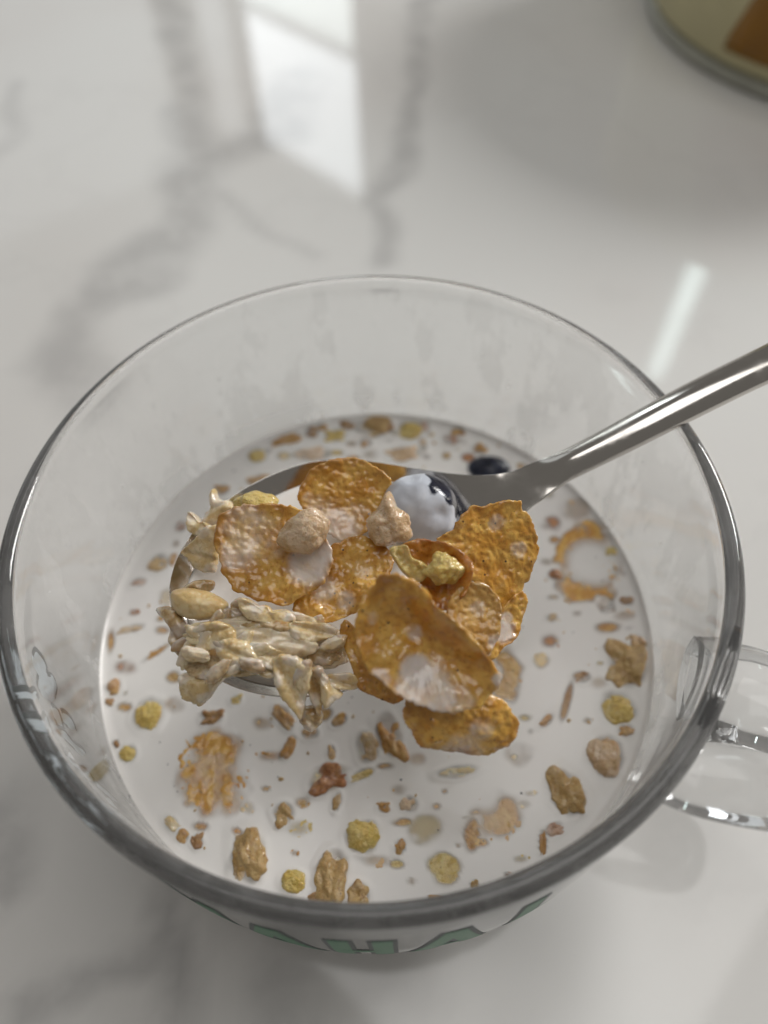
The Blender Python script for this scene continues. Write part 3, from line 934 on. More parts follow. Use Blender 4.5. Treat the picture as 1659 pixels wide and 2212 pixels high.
# puffs and bits on the heap
c, ax = cam_axes(*zoomA([(622, 412)])[0], 4.2, 58, 45, 38, 0.7)
tag(blob('rice_puff', c, ax, M['puff'], 21, lump=0.17, fine=0.05, pinch=0.12, crag=0.2), 'smooth oval beige puff lying on the milky left flake', 'rice puff')
c, ax = cam_axes(*zoomA([(962, 388)])[0], 1.5, 50, 44, 8, 0.9)
def knob(d): return 1 + 0.62 * math.exp(-((d.x - 0.12) ** 2 + (d.y - 0.97) ** 2) / 0.055)
tag(blob('rice_puff', c, ax, M['puff'], 23, lump=0.26, fine=0.05, shape=knob, crag=0.2), 'lumpy beige puff with a small knob, leaning on the blueberry', 'rice puff')
c, ax = cam_axes(*zoomA([(428, 295)])[0], -2.5, 46, 27, -5, 1.0)
tag(blob('corn_puff', c, ax, M['yellow'], 25, lump=0.22, fine=0.05), 'yellow corn puff peeping out behind the milky left flake', 'corn puff')
c, ax = cam_axes(*zoomA([(1092, 318)])[0], -7.0, 84, 78, -20, 1.0)
dk = (CR * 0.74 + CU * 0.62 + B0 * 0.08).normalized()
def berry_milk(p, d):
    v = (Vector(p) - c).normalized()
    k = v.dot(dk)
    return 0.95 - 0.14 * max(0.0, nz(v, 0.3, 8)) - 1.5 * smooth01((k - 0.64 + 0.24 * nz(v, 0.35, 4)) / 0.13)
def crown(d): return 1 - 0.10 * math.exp(-((d.x - 0.55) ** 2 + (d.y - 0.05) ** 2) / 0.05) - 0.06 * math.exp(-((d.x + 0.5) ** 2 + (d.y - 0.7) ** 2) / 0.03)
tag(blob('blueberry', c, ax, M['berry'], 27, lump=0.08, fine=0.012, milkf=berry_milk, shape=crown), 'blueberry coated in milk on the spoon, dark skin showing at one side', 'blueberry')
o = sheet('oat_piece', zc([(965, 480), (1000, 465), (1040, 465), (1060, 510), (1100, 530), (1130, 560), (1110, 605), (1070, 612), (1025, 580), (990, 530)]), 4.2, (0, -0.5, 0.85), M['yellow'], 28, th=2.0, cup=1.0, bump=0.4, rings=16, segs=72, milk0=0.2, dome=0.8)
tag(o, 'thin bent yellowish piece of cereal beside the small yellow nugget', 'cereal bit')
c, ax = cam_axes(*zoomA([(1190, 562)])[0], 5.0, 35, 33, 30, 0.9)
tag(blob('corn_nugget', c, ax, M['yellow'], 29, lump=0.42, fine=0.06), 'small translucent yellow nugget in the hollow of the curled toasted flake', 'cereal bit')

# peeled nut
o = sheet('nut_half', zc([(78, 665), (100, 643), (150, 638), (210, 648), (260, 665), (300, 690), (310, 715), (290, 750), (240, 767), (180, 770), (120, 752), (88, 715)]), -2.0, (-0.15, -0.5, 0.85), M['nut'], 31, th=2.4, bump=0.10, wave=0.15, ruffle=0.03, dome=1.6, rings=20, segs=90)
tag(o, 'smooth cream coloured nut half at the left tip of the spoon', 'nut')
o = sheet('nut_sliver', zc([(118, 640), (160, 612), (210, 603), (250, 612), (252, 640), (225, 655), (170, 645)]), -4.0, (0, -0.6, 0.8), M['oat_bran'], 32, th=1.6, bump=0.2, dome=0.8, rings=14, segs=66)
tag(o, 'brown edged sliver just behind the cream nut half', 'nut')

# rolled oats
OG = 'wet rolled oats heaped at the left of the spoon'
oats = [
    ([(215, 340), (240, 310), (237, 262), (252, 246), (268, 280), (305, 286), (325, 312), (300, 345), (260, 385), (225, 390)], -6.5, (-0.3, -0.5, 0.8), 'oat', 'pale pointed oat flake farthest back at the left edge of the spoon'),
    ([(155, 337), (172, 340), (190, 368), (215, 372), (232, 392), (215, 425), (170, 415), (158, 380)], -6.5, (-0.4, -0.4, 0.8), 'oat', 'small horn shaped oat tip sticking out left of the milky flake'),
    ([(135, 492), (180, 452), (225, 405), (262, 390), (272, 440), (262, 520), (252, 562), (205, 558), (168, 538), (158, 512)], -5.0, (-0.3, -0.5, 0.8), 'oat', 'flat pale oat flake between the milky corn flake and the spoon edge'),
    ([(25, 738), (55, 726), (92, 735), (115, 762), (133, 805), (125, 860), (122, 908), (98, 892), (82, 835), (84, 782), (60, 752)], -4.5, (-0.4, -0.4, 0.8), 'oat_bran', 'oat flake with a white curled tail below the nut half'),
    ([(150, 838), (195, 795), (265, 778), (322, 800), (335, 850), (280, 880), (205, 872)], -2.0, (-0.1, -0.5, 0.86), 'oat', 'shiny cream oat flake directly under the nut half'),
    ([(140, 915), (200, 868), (285, 862), (345, 900), (350, 950), (300, 985), (230, 1000), (160, 980)], -3.5, (-0.2, -0.4, 0.88), 'oat_bran', 'brownish folded oat flake above the drooping oat at the lower left'),
    ([(128, 1000), (175, 985), (240, 975), (300, 950), (345, 955), (330, 990), (285, 1010), (250, 1050), (225, 1085), (192, 1110), (150, 1092), (128, 1045)], -5.0, (-0.2, -0.55, 0.8), 'oat', 'oat flake drooping over the spoon edge at the lower left'),
    ([(322, 715), (345, 685), (385, 690), (400, 725), (380, 752), (340, 750)], -1.5, (0, -0.5, 0.86), 'oat_bran', 'tan oat flake right beside the tip of the nut half'),
    ([(362, 692), (392, 682), (430, 708), (470, 712), (500, 735), (545, 730), (565, 765), (520, 778), (455, 768), (400, 752)], -0.8, (0.05, -0.6, 0.8), 'oat', 'bright white frayed oat flake under the milky corn flake'),
    ([(335, 810), (410, 772), (500, 765), (560, 790), (580, 830), (520, 862), (430, 868), (360, 855)], -2.0, (0.0, -0.4, 0.9), 'oat_bran', 'broad tan oat flake in the middle of the oat pile'),
    ([(360, 880), (440, 868), (520, 895), (560, 930), (530, 968), (450, 960), (380, 930)], -3.0, (0.05, -0.4, 0.9), 'oat', 'cream oat flake lying low in the centre of the oat pile'),
    ([(575, 790), (650, 782), (735, 800), (738, 830), (690, 850), (620, 862), (575, 835)], -2.5, (0.0, -0.35, 0.93), 'oat', 'oat flake pointing right below the middle corn flake'),
    ([(560, 870), (640, 850), (720, 880), (750, 925), (690, 950), (600, 930)], -5.0, (0.0, -0.3, 0.95), 'oat_bran', 'oat flake half sunk in the spoon milk right of the oat pile'),
    ([(505, 940), (565, 924), (615, 945), (642, 985), (632, 1040), (618, 1095), (606, 1146), (572, 1112), (530, 1062), (505, 1005)], -3.5, (0.0, -0.6, 0.8), 'oat', 'large cream oat flake hanging over the near spoon edge'),
    ([(642, 985), (668, 965), (692, 968), (700, 1030), (692, 1085), (678, 1138), (650, 1090), (638, 1040)], -4.5, (0.2, -0.6, 0.8), 'oat_bran', 'narrow brown seamed oat flake beside the large hanging oat'),
    ([(690, 1000), (715, 1005), (735, 1045), (772, 1075), (745, 1095), (708, 1120), (692, 1080)], -4.5, (0.1, -0.6, 0.8), 'oat', 'split oat flake with a sharp tip at the near spoon edge'),
    ([(700, 1000), (770, 988), (825, 998), (830, 1040), (770, 1048), (722, 1035)], -5.5, (0.0, -0.4, 0.9), 'oat', 'oat flake tucked against the lower left of the front corn flake'),
    ([(430, 930), (500, 935), (520, 985), (470, 1000), (430, 975)], -4.5, (0.0, -0.4, 0.9), 'oat', 'small oat flake just above the bare steel of the spoon rim'),
    ([(270, 870), (330, 850), (400, 870), (410, 930), (350, 960), (290, 940)], -1.8, (-0.1, -0.4, 0.9), 'oat', 'crumpled oat flake in the lower left of the oat pile'),
    ([(240, 900), (330, 870), (440, 880), (470, 940), (400, 990), (300, 985), (245, 950)], -6.0, (0.0, -0.3, 0.95), 'oat', 'flat cream oat flake at the bottom of the oat pile on the left'),
    ([(480, 850), (580, 840), (650, 880), (640, 940), (560, 965), (490, 930)], -5.5, (0.0, -0.3, 0.95), 'oat', 'wide cream oat flake under the right half of the oat pile'),
    ([(300, 760), (370, 735), (440, 760), (450, 810), (380, 830), (310, 815)], -3.5, (0.0, -0.4, 0.9), 'oat', 'cream oat flake between nut half and white frayed oat'),
    ([(520, 740), (600, 745), (660, 770), (640, 810), (560, 815), (515, 780)], -3.5, (0.0, -0.4, 0.9), 'oat', 'pale oat flake just below the rim of the milky corn flake'),
    ([(660, 830), (740, 815), (800, 850), (800, 910), (730, 930), (665, 890)], -6.5, (0.0, -0.3, 0.95), 'oat', 'oat flake sunk in spoon milk close to the front corn flake'),
    ([(600, 1140), (660, 1130), (690, 1160), (680, 1200), (640, 1215), (610, 1190)], -9.0, (0.0, -0.6, 0.8), 'oat_bran', 'soft tan oat scrap dangling beneath the hanging oats'),
]
for i, (pl, z, n_, mt, lab) in enumerate(oats):
    o = sheet('oat_flake', zc(pl), z, n_, M[mt], 40 + i * 3, th=1.9, cup=0.7 if i % 3 else -0.6, bump=0.14, wave=0.85, ruffle=0.10, rings=20, segs=90, milk0=0.10, dome=0.4, blister=0.0, grow=1.17, folds=[(zc(pl)[0], zc(pl)[len(pl) // 2], -0.55, 7.0)],
              milk=[(p[0], p[1], 19, 0.58) for p in zc(pl)[(i % 3)::4]])
    tag(o, lab, 'oat flake', OG)
rng = random.Random(11)
mush = zoomA([(450, 872)])[0]
c, ax = cam_axes(*mush, -4.3, 168, 60, -4, 0.62)
o = blob('oat_mush', c, ax, M['oat'], 590, lump=0.35, fine=0.10, sub=6, milkf=lambda p, d: 0.45)
tag(o, 'soft milky oat mush under the separate oats on the spoon', 'oat mush')
for i in range(36):
    while True:
        u, v = rng.uniform(120, 790), rng.uniform(735, 1010)
        if (u - 440) ** 2 / 330 ** 2 + (v - 870) ** 2 / 135 ** 2 < 1: break
    (uu, vv), = zoomA([(u, v)])
    c, ax = cam_axes(uu, vv, -3.2 + rng.uniform(-1.6, 1.9), rng.uniform(20, 36), rng.uniform(11, 18), rng.uniform(-70, 70), rng.uniform(0.4, 0.7))
    o = blob('oat_shred', c, ax, M['oat' if rng.random() < 0.6 else 'oat_bran'], 600 + i * 2.3, lump=0.34, fine=0.07, sub=4,
             milkf=lambda p, d: 0.38 + 0.3 * d.y)
    tag(o, 'small wet oat shred packed among the oats on the spoon', 'oat flake', 'oat shreds packed in the oat pile')

# ------------------------------------------------------------------ pieces floating in the milk
def floater(name, u, v, rx, ry, ang, mat, seed, label, cat, rise=1.2, lump=0.2, film=0.9, base=0.0, crag=0.0):
    """u, v, rx, ry in the photograph's grid; rise = how far the top stands out of the milk (mm)"""
    c = P(u, v, MILK_Z)
    kx = (P(u + 5, v, MILK_Z) - P(u - 5, v, MILK_Z)).length / 10
    ky = (P(u, v + 5, MILK_Z) - P(u, v - 5, MILK_Z)).length / 10
    a = math.radians(ang)
    ax = Vector((math.cos(a) * rx * kx, math.sin(a) * rx * ky, 0))
    ay = Vector((-math.sin(a) * ry * kx, math.cos(a) * ry * ky, 0))
    hz = max(rise * 1.25, min(ax.length, ay.length) * 0.8)
    # keep inside the mug
    rr = math.hypot(c.x, c.y); lim = in_r(MILK_Z) - 0.5
    ext = max(abs(Vector((c.x, c.y, 0)).normalized().dot(ax)), abs(Vector((c.x, c.y, 0)).normalized().dot(ay)))
    if rr + ext > lim:
        s = (lim - ext) / rr
        c.x *= s; c.y *= s
    c.z = MILK_Z + rise - hz
    VEIL.append((c.x, c.y, ax, ay, 0.9 - 0.6 * base, 0.45, 1.06, 0.0 if rx < 14 else 0.3, int(seed * 10) % 9000, ()))
    def mf(p, d):
        h = p[2] - MILK_Z
        return base + (0.75 - base) * (1 - smooth01((h + 0.25) / film))
    return tag(blob(name, c, [ax, ay, Vector((0, 0, hz))], mat, seed, lump=lump, fine=0.10 if rx < 26 else 0.07, sub=5 if rx > 24 else 4, milkf=mf, crag=crag), label, cat, 'cereal pieces floating in the milk')

def z2(x, y): return 164.6 + 0.3968 * x, 1426.4 + 0.3968 * y
def z3(x, y): return 822.9 + 0.3968 * x, 1371.5 + 0.3968 * y
K = 0.3968
FL = [
 # name, (u,v), rx, ry, ang, material, rise, label, category, base film
 ('corn_puff', z2(390, 295), 33, 33, 0, 'yellow', 1.3, 'round yellow corn puff floating at the far left of the milk', 'corn puff', 0.1),
 ('corn_puff', z2(280, 512), 21, 19, 0, 'yellow', 0.9, 'small yellow corn puff touching the left wall of the mug', 'corn puff', 0.1),
 ('cereal_crumb', z2(205, 460), 11, 6, -40, 'brown', 0.6, 'tiny brown crumb just above the small yellow puff at the left wall', 'crumb', 0.1),
 ('cereal_crumb', z2(205, 145), 15, 14, 30, 'orange', 1.0, 'white tipped amber crumb against the left wall of the mug', 'crumb', 0.25),
 ('cereal_crumb', z2(172, 228), 9, 8, 0, 'brown', 0.6, 'dark crumb at the left wall below a white tipped amber one', 'crumb', 0.1),
 ('cereal_crumb', z2(740, 310), 22, 15, 0, 'brown', 0.7, 'brown oblong crumb above the big sunken flake at lower left', 'crumb', 0.1),
 ('cereal_crumb', z2(870, 215), 14, 10, 10, 'yellow', 0.6, 'small yellow crumb right below the bare spoon edge', 'crumb', 0.25),
 ('cereal_crumb', z2(1130, 310), 16, 30, 35, 'orange', 0.8, 'slanting amber crumb in the milk below the hanging oats, left one', 'crumb', 0.25),
 ('cereal_crumb', z2(1160, 470), 11, 24, -25, 'orange', 0.7, 'narrow amber crumb midway between the big sunken flake and the red brown nut', 'crumb', 0.2),
 ('cereal_crumb', z2(1430, 330), 20, 12, 30, 'orange', 0.7, 'slanting amber crumb in the milk below the tip of the split oat', 'crumb', 0.2),
 ('cereal_crumb', z2(1390, 505), 9, 17, 0, 'orange', 0.6, 'thin upright amber sliver above the red brown nut', 'crumb', 0.3),
 ('wheat_nugget', z2(1575, 480), 24, 36, 10, 'tan', 0.7, 'soft tan nugget half sunk below the front corn flakes', 'nugget', 0.35),
 ('nut_piece', z2(1360, 650), 40, 28, 30, 'rust', 1.0, 'red brown nut piece filmed with milk below the middle of the spoon', 'nut', 0.15),
 ('cereal_crumb', z2(1420, 770), 9, 22, -15, 'tan', 0.5, 'faint tan sliver trailing below the red brown nut', 'crumb', 0.3),
 ('cereal_crumb', z2(1560, 622), 26, 10, 20, 'yellow', 0.4, 'faint yellow sliver right of the red brown nut', 'crumb', 0.4),
 ('wheat_nugget', z2(1125, 835), 24, 25, 20, 'tan', 1.0, 'amber three cornered nugget right of the big sunken flake', 'nugget', 0.1),
 ('oat_crumb', z2(520, 890), 20, 12, -45, 'oat', 1.1, 'bone shaped cream crumb at the lower left wall', 'crumb', 0.25),
 ('cereal_crumb', z2(580, 960), 15, 12, -45, 'orange', 0.9, 'orange end of crumb beside the bone shaped one at lower left', 'crumb', 0.15),
 ('cereal_crumb', z2(655, 985), 13, 15, 0, 'brown', 0.8, 'brown bead like crumb nearest the lower left wall', 'crumb', 0.05),
 ('wheat_puff', z2(930, 1070), 36, 59, 12, 'tan', 1.8, 'long tan puff near the front left, shiny on its lower right', 'puff', 0.0),
 ('corn_puff', z2(1185, 1205), 25, 24, 0, 'yellow', 1.4, 'small round yellow corn puff close to the front rim', 'corn puff', 0.05),
 ('corn_puff', z2(1562, 955), 36, 38, 0, 'yellow', 1.6, 'bright yellow corn puff in the milk right of centre at the front', 'corn puff', 0.08),
 ('wheat_puff', z2(1390, 1170), 33, 55, -8, 'tan', 1.8, 'upright tan puff at the front rim between two yellow puffs', 'puff', 0.0),
 ('wheat_puff', z2(1540, 1285), 24, 32, 0, 'tan', 1.2, 'pale tan puff nearest the front rim', 'puff', 0.2),
 ('cereal_crumb', z2(1300, 1295), 16, 11, 20, 'brown', 0.8, 'small brown crumb at the foot of the upright tan puff', 'crumb', 0.1),
 ('wheat_nugget', z3(1330, 170), 40, 43, -20, 'tan', 1.8, 'large tan nugget against the right wall, uppermost of that cluster', 'nugget', 0.0),
 ('wheat_nugget', z3(1405, 45), 19, 18, 0, 'puff', 1.0, 'small beige nugget against the right wall above the large tan one', 'nugget', 0.1),
 ('cereal_strip', z3(1012, 360), 9, 62, -14, 'brown', 0.5, 'long thin brown strip of flake edge left of the right hand cluster', 'flake edge', 0.25),
 ('cereal_crumb', z3(1090, 228), 20, 13, 0, 'brown', 0.6, 'brown crumb at the top of the long thin strip', 'crumb', 0.25),
 ('cereal_crumb', z3(900, 470), 21, 9, 40, 'orange', 0.5, 'slanting amber sliver right of the lowest corn flake', 'crumb', 0.25),
 ('corn_puff', z3(1290, 400), 38, 36, -20, 'yellow', 1.5, 'yellow corn puff in the middle of the cluster at the right wall', 'corn puff', 0.1),
 ('cereal_crumb', z3(1335, 520), 18, 13, 0, 'orange', 0.8, 'amber crumb wedged under the yellow puff at the right wall', 'crumb', 0.15),
 ('rice_puff', z3(1222, 665), 36, 44, -10, 'puff', 1.8, 'smooth beige puff lowest of the cluster at the right wall', 'rice puff', 0.0),
 ('oat_cluster', z3(1010, 860), 36, 50, 15, 'tan', 1.5, 'ragged tan oat cluster lower left of the beige puff at the right', 'cluster', 0.1),
 ('cereal_crumb', z3(880, 1130), 8, 29, -8, 'orange', 0.6, 'upright orange sliver near the lower right rim', 'crumb', 0.15),
 ('cereal_crumb', z3(940, 1060), 22, 15, 30, 'rust', 0.35, 'faint rusty smudge of flake beside the orange sliver', 'crumb', 0.5),
 ('cereal_crumb', z3(510, 1356), 8, 9, 0, 'tan', 0.6, 'single small tan bead near the front rim right of centre', 'crumb', 0.1),
 ('cereal_crumb', z3(158, 922), 19, 18, 0, 'puff', 0.6, 'small round tan crumb left of the sunken yellow flake', 'crumb', 0.3),
 ('cereal_crumb', z3(14, 940), 13, 12, 0, 'orange', 0.6, 'small amber crumb above the bright yellow puff', 'crumb', 0.2),
 ('cereal_crumb', z3(105, 1155), 12, 19, -20, 'orange', 0.6, 'orange crumb right beside the bright yellow puff', 'crumb', 0.2),
 ('cereal_crumb', z3(300, 1432), 20, 6, -5, 'orange', 0.5, 'thin orange sliver at the front rim right of centre', 'crumb', 0.2),
 ('cereal_crumb', (1200, 1241), 17, 12, 0, 'rust', 0.8, 'dark red crumb floating right of the upright corn flake', 'crumb', 0.0),
 ('cereal_crumb', (1320, 1190), 12, 10, 0, 'yellow', 0.7, 'small yellow crumb inside the ring of the sunken flake at the right', 'crumb', 0.1),
 ('cereal_crumb', (1192, 1335), 16, 9, 0, 'tan', 0.4, 'faint tan crumb below the dark red one', 'crumb', 0.4),
 ('cereal_crumb', (1195, 1290), 14, 6, 0, 'tan', 0.35, 'faintest tan crumb between the dark red crumb and the right wall', 'crumb', 0.45),
 ('cereal_crumb', (1355, 1297), 16, 9, 0, 'brown', 0.7, 'brown crumb at the right wall under the sunken ring flake', 'crumb', 0.1),
 ('cereal_crumb', (613, 941), 36, 11, 14, 'orange', 0.9, 'long orange flake edge at the far left of the back rim of milk', 'crumb', 0.1),
 ('cereal_crumb', (673, 934), 15, 12, 0, 'brown', 0.9, 'brown crumb at the far edge right beside the long orange one', 'crumb', 0.1),
 ('cereal_crumb', (692, 919), 13, 8, 0, 'orange', 0.8, 'small orange crumb against the far wall above a brown one', 'crumb', 0.1),
 ('cereal_crumb', (725, 941), 24, 14, 0, 'yellow', 0.9, 'yellowish crumb on the far milk edge behind the round back flake', 'crumb', 0.15),
 ('cereal_crumb', (751, 917), 15, 12, 0, 'brown', 1.1, 'dark brown crumb at the far milk edge', 'crumb', 0.0),
 ('wheat_nugget', (802, 922), 44, 21, 0, 'tan', 1.3, 'tan nugget at the middle of the far milk edge', 'nugget', 0.0),
 ('cereal_crumb', (837, 924), 14, 12, 0, 'brown', 1.0, 'brown bit clinging to the right end of the tan nugget at the far edge', 'crumb', 0.05),
 ('corn_puff', (886, 924), 28, 21, 0, 'yellow', 1.2, 'yellow puff at the far milk edge right of the tan nugget', 'corn puff', 0.1),
 ('cereal_crumb', (918, 918), 13, 13, 0, 'rust', 0.5, 'faint brown crumb just right of the yellow puff at the far edge', 'crumb', 0.4),
 ('cereal_crumb', (790, 956), 14, 13, 0, 'orange', 0.6, 'amber crumb in front of the tan nugget at the far edge', 'crumb', 0.25),
 ('cereal_crumb', (989, 928), 16, 9, 0, 'orange', 0.9, 'orange crumb sitting on the rosy one at the far edge', 'crumb', 0.05),
 ('cereal_crumb', (972, 952), 19, 13, 0, 'rust', 0.8, 'rosy brown crumb at the far edge between yellow puff and dark berry', 'crumb', 0.3),
 ('cereal_crumb', (1034, 971), 18, 14, 0, 'orange', 0.8, 'orange crumb at the far edge just behind the floating blueberry', 'crumb', 0.15),
 ('cereal_crumb', (875, 978), 42, 15, 0, 'puff', 0.8, 'beige crumb in the milk behind the spoon blueberry', 'crumb', 0.2),
 ('cereal_crumb', (914, 962), 9, 17, 0, 'tan', 0.4, 'upright tan sliver right of the beige crumb behind the spoon', 'crumb', 0.4),
 ('cereal_crumb', (673, 982), 46, 14, 0, 'puff', 0.6, 'soft beige crumb in the milk just behind the round back flake', 'crumb', 0.35),
 ('cereal_crumb', (1142, 1014), 26, 11, -20, 'tan', 0.5, 'tan smudge of cereal at the right wall under the spoon handle', 'crumb', 0.4),
 ('blueberry', (1056, 1013), 44, 26, 0, 'berry', 2.6, 'dark blueberry floating in the milk behind the spoon neck', 'blueberry', 0.0),
 ('corn_puff', (555, 985), 20, 16, 0, 'yellow', 1.0, 'small yellow puff in the milk at the back left', 'corn puff', 0.1),
 ('cereal_crumb', (563, 1038), 32, 13, 6, 'puff', 0.9, 'beige crumb behind the far edge of the spoon, left part', 'crumb', 0.1),
 ('cereal_crumb', (480, 1060), 18, 13, 0, 'orange', 0.7, 'amber crumb at the back left just outside the spoon', 'crumb', 0.2),
 ('cereal_crumb', (392, 1138), 16, 13, 0, 'rust', 0.5, 'rosy crumb in the milk left of the spoon oats', 'crumb', 0.4),
 ('cereal_crumb', (344, 1215), 22, 18, 0, 'tan', 0.6, 'tan crumb left of the spoon beside a small orange one', 'crumb', 0.25),
 ('cereal_crumb', (374, 1208), 9, 13, 0, 'orange', 0.6, 'small orange crumb almost touching the left side of the spoon', 'crumb', 0.2),
 ('cereal_crumb', (300, 1258), 18, 10, 0, 'rust', 0.4, 'faint rosy crumb near the left wall level with the spoon tip', 'crumb', 0.45),
 ('cereal_strip', (240, 1385), 10, 36, -4, 'orange', 0.9, 'orange flake edge standing against the left wall', 'flake edge', 0.1),
 ('cereal_crumb', (285, 1358), 28, 8, 10, 'tan', 0.35, 'faint tan streak beside the orange edge at the left wall', 'crumb', 0.45),
 ('cereal_strip', (340, 1408), 42, 7, 33, 'orange', 0.45, 'slanting orange flake edge left of the oat pile', 'flake edge', 0.25),
 ('cereal_crumb', (668, 1585), 20, 14, 0, 'orange', 0.5, 'small amber crumb directly below the dangling oat scrap', 'crumb', 0.3),
 ('cereal_crumb', (840, 1590), 28, 48, 15, 'orange', 0.9, 'brown flake corner in the milk left of the lowest corn flake', 'crumb', 0.15),
 ('cereal_crumb', (985, 1668), 44, 14, 8, 'yellow', 0.35, 'pale yellow shadowy piece under the lowest corn flake', 'crumb', 0.45),
]
STRIPS = []
for i, (nm, (u, v), rx, ry, ang, mt, rise, lab, cat, base) in enumerate(FL):
    if nm == 'cereal_strip':
        STRIPS.append((u, v, rx, ry, ang, mt, lab, cat, i)); continue
    floater(nm, u, v, rx * 1.16, ry * 1.16, ang, afloat(mt) if mt != 'berry' else M[mt], 120 + i * 1.7, lab, cat, rise=rise * (0.62 if rx < 22 else 0.85),
            lump=0.05 if nm == 'blueberry' else 0.16 if nm in ('corn_puff', 'rice_puff') else 0.42, crag=0.0 if nm == 'blueberry' else 0.3 if nm in ('corn_puff', 'rice_puff') else 0.75, film=max(0.4, rise * 0.5), base=base)

# flakes lying just under the surface, only their high parts clear of the milk
def sunken(u, v, rx, ry, mat, seed, label, holes=(), k=0.85, patch=0.75, i0=0.5, o0=1.02, depth=0.35, ang=0.0, name='corn_flake', cat='corn flake', group='corn flakes sunk in the milk', rings=24, segs=96):
    ca_, sa_ = math.cos(math.radians(ang)), math.sin(math.radians(ang))
    px = [(rx * math.cos(2 * math.pi * j / 16), ry * math.sin(2 * math.pi * j / 16)) for j in range(16)]
    px = [(u + x * ca_ + y * sa_, v - x * sa_ + y * ca_) for x, y in px]
    o = sheet(name, px, MILK_Z - depth, (0, 0, 1), M[mat], seed, th=0.5, bump=0.08, wave=0.10 if rx > 35 else 0.04, ruffle=0.10, rings=rings, segs=segs, blister=0.2, grow=1.1)
    tag(o, label, cat, group)
    c, e, f = P(u, v, MILK_Z), P(u + rx * ca_, v - rx * sa_, MILK_Z), P(u - ry * sa_, v - ry * ca_, MILK_Z)
    hs = []
    for (hu, hv, hr, hk) in holes:
        h, h2 = P(hu, hv, MILK_Z), P(hu + hr, hv, MILK_Z)
        hs.append((h.x, h.y, (h2 - h).length, hk))
    VEIL.append((c.x, c.y, e - c, f - c, k, i0, o0, patch, seed, hs))
sunken(*z2(760, 615), 86, 104, 'flake', 301, 'big corn flake sunk in the milk at the lower left, mottled orange', [(*z2(960, 560), 52, 0.85), (*z2(900, 720), 24, 0.5)], k=1.0, patch=0.47)
sunken(*z3(620, 990), 66, 60, 'flake_pale', 302, 'corn flake sunk in the milk at the lower right, yellow in the middle', [(*z3(560, 860), 46, 0.95), (*z3(520, 1010), 16, 0.9)], k=1.0, patch=0.40)
sunken(1272, 1220, 76, 92, 'flake', 303, 'corn flake sunk by the right wall, only its ring shaped edge showing', [(1280, 1216, 76, 1.0), (1352, 1170, 52, 0.95)], k=1.0, patch=0.55, i0=0.85)
sunken(1088, 1455, 48, 68, 'flake_pale', 304, 'shaded corn flake sunk in the milk right of the front flake', [(1062, 1450, 32, 0.9)], k=0.95, patch=0.4)
sunken(*z3(350, 1275), 44, 40, 'yellow', 305, 'soaked yellow flake near the front rim, milk in its middle', [], k=0.9, patch=0.65, i0=0.6)
sunken(*z3(245, 1065), 40, 36, 'yellow', 306, 'faint yellow flake above the soaked yellow one at the front', [], k=0.45, patch=0.7, i0=0.6)
sunken(*z3(495, 1080), 22, 48, 'orange', 307, 'orange flake edge left of the sunken yellow flake at lower right', k=0.95, patch=0.4)
sunken(1120, 1300 + 330, 40, 30, 'flake_pale', 308, 'pale shadow of a flake under the milk right of the lowest corn flake', k=0.30, patch=0.6)
sunken(720, 1490 + 190, 46, 38, 'oat', 309, 'pale drowned flake barely visible between the red brown nut and amber nugget', k=0.35, patch=0.7)
sunken(1240, 1100, 40, 26, 'flake_pale', 311, 'blurred drowned flake at the right below the spoon handle', k=0.35, patch=0.6)
for u, v, rx, ry, ang, mt, lab, cat, i in STRIPS:
    sunken(u, v, rx * 1.25, ry, mt, 700 + i, lab, k=0.9, patch=0.36, i0=0.2, ang=ang, name='flake_edge', cat=cat, group='cereal pieces floating in the milk', rings=8, segs=40)
rng = random.Random(21)
taken = [(f[1][0], f[1][1], max(f[2], f[3])) for f in FL] + [(*z2(760, 615), 95), (*z3(620, 990), 66), (1295, 1215, 90), (*z3(350, 1275), 42), (*z3(245, 1065), 38)]
zones = [('at the back of the milk', 560, 1090, 915, 990, 26), ('left of the spoon', 235, 380, 1120, 1560, 10), ('along the right wall', 1170, 1385, 1060, 1560, 15),
         ('near the front rim', 330, 1280, 1700, 1930, 20), ('below the spoon', 560, 1180, 1540, 1720, 16)]
anchors = [('round yellow puff at the far left', *z2(390, 295)), ('small yellow puff at the left wall', *z2(280, 512)), ('red brown nut', *z2(1360, 650)), ('amber three cornered nugget', *z2(1125, 835)),
           ('long tan puff at the front left', *z2(930, 1070)), ('bright yellow puff right of centre', *z2(1562, 955)), ('upright tan front puff', *z2(1390, 1170)), ('large tan nugget at the right wall', *z3(1330, 170)),
           ('yellow puff at the right wall', *z3(1290, 400)), ('smooth beige puff at the right wall', *z3(1222, 665)), ('ragged tan oat cluster', *z3(1010, 860)), ('tan nugget at the far edge', 802, 922),
           ('floating blueberry', 1056, 1013), ('yellow puff at the far edge', 886, 924), ('big mottled sunken flake', *z2(760, 615)), ('sunken flake at the lower right', *z3(620, 990)),
           ('ring shaped sunken flake', 1295, 1215), ('lowest corn flake on the spoon', 990, 1600), ('nut half at the spoon tip', 400, 1300), ('small yellow puff at the back left', 555, 985),
           ('soaked yellow flake at the front', *z3(350, 1275)), ('dark red crumb', 1200, 1241), ('brown oblong crumb', *z2(740, 310)), ('rosy crumb at the far edge', 972, 952), ('long orange edge at the back', 613, 941)]
used = set()
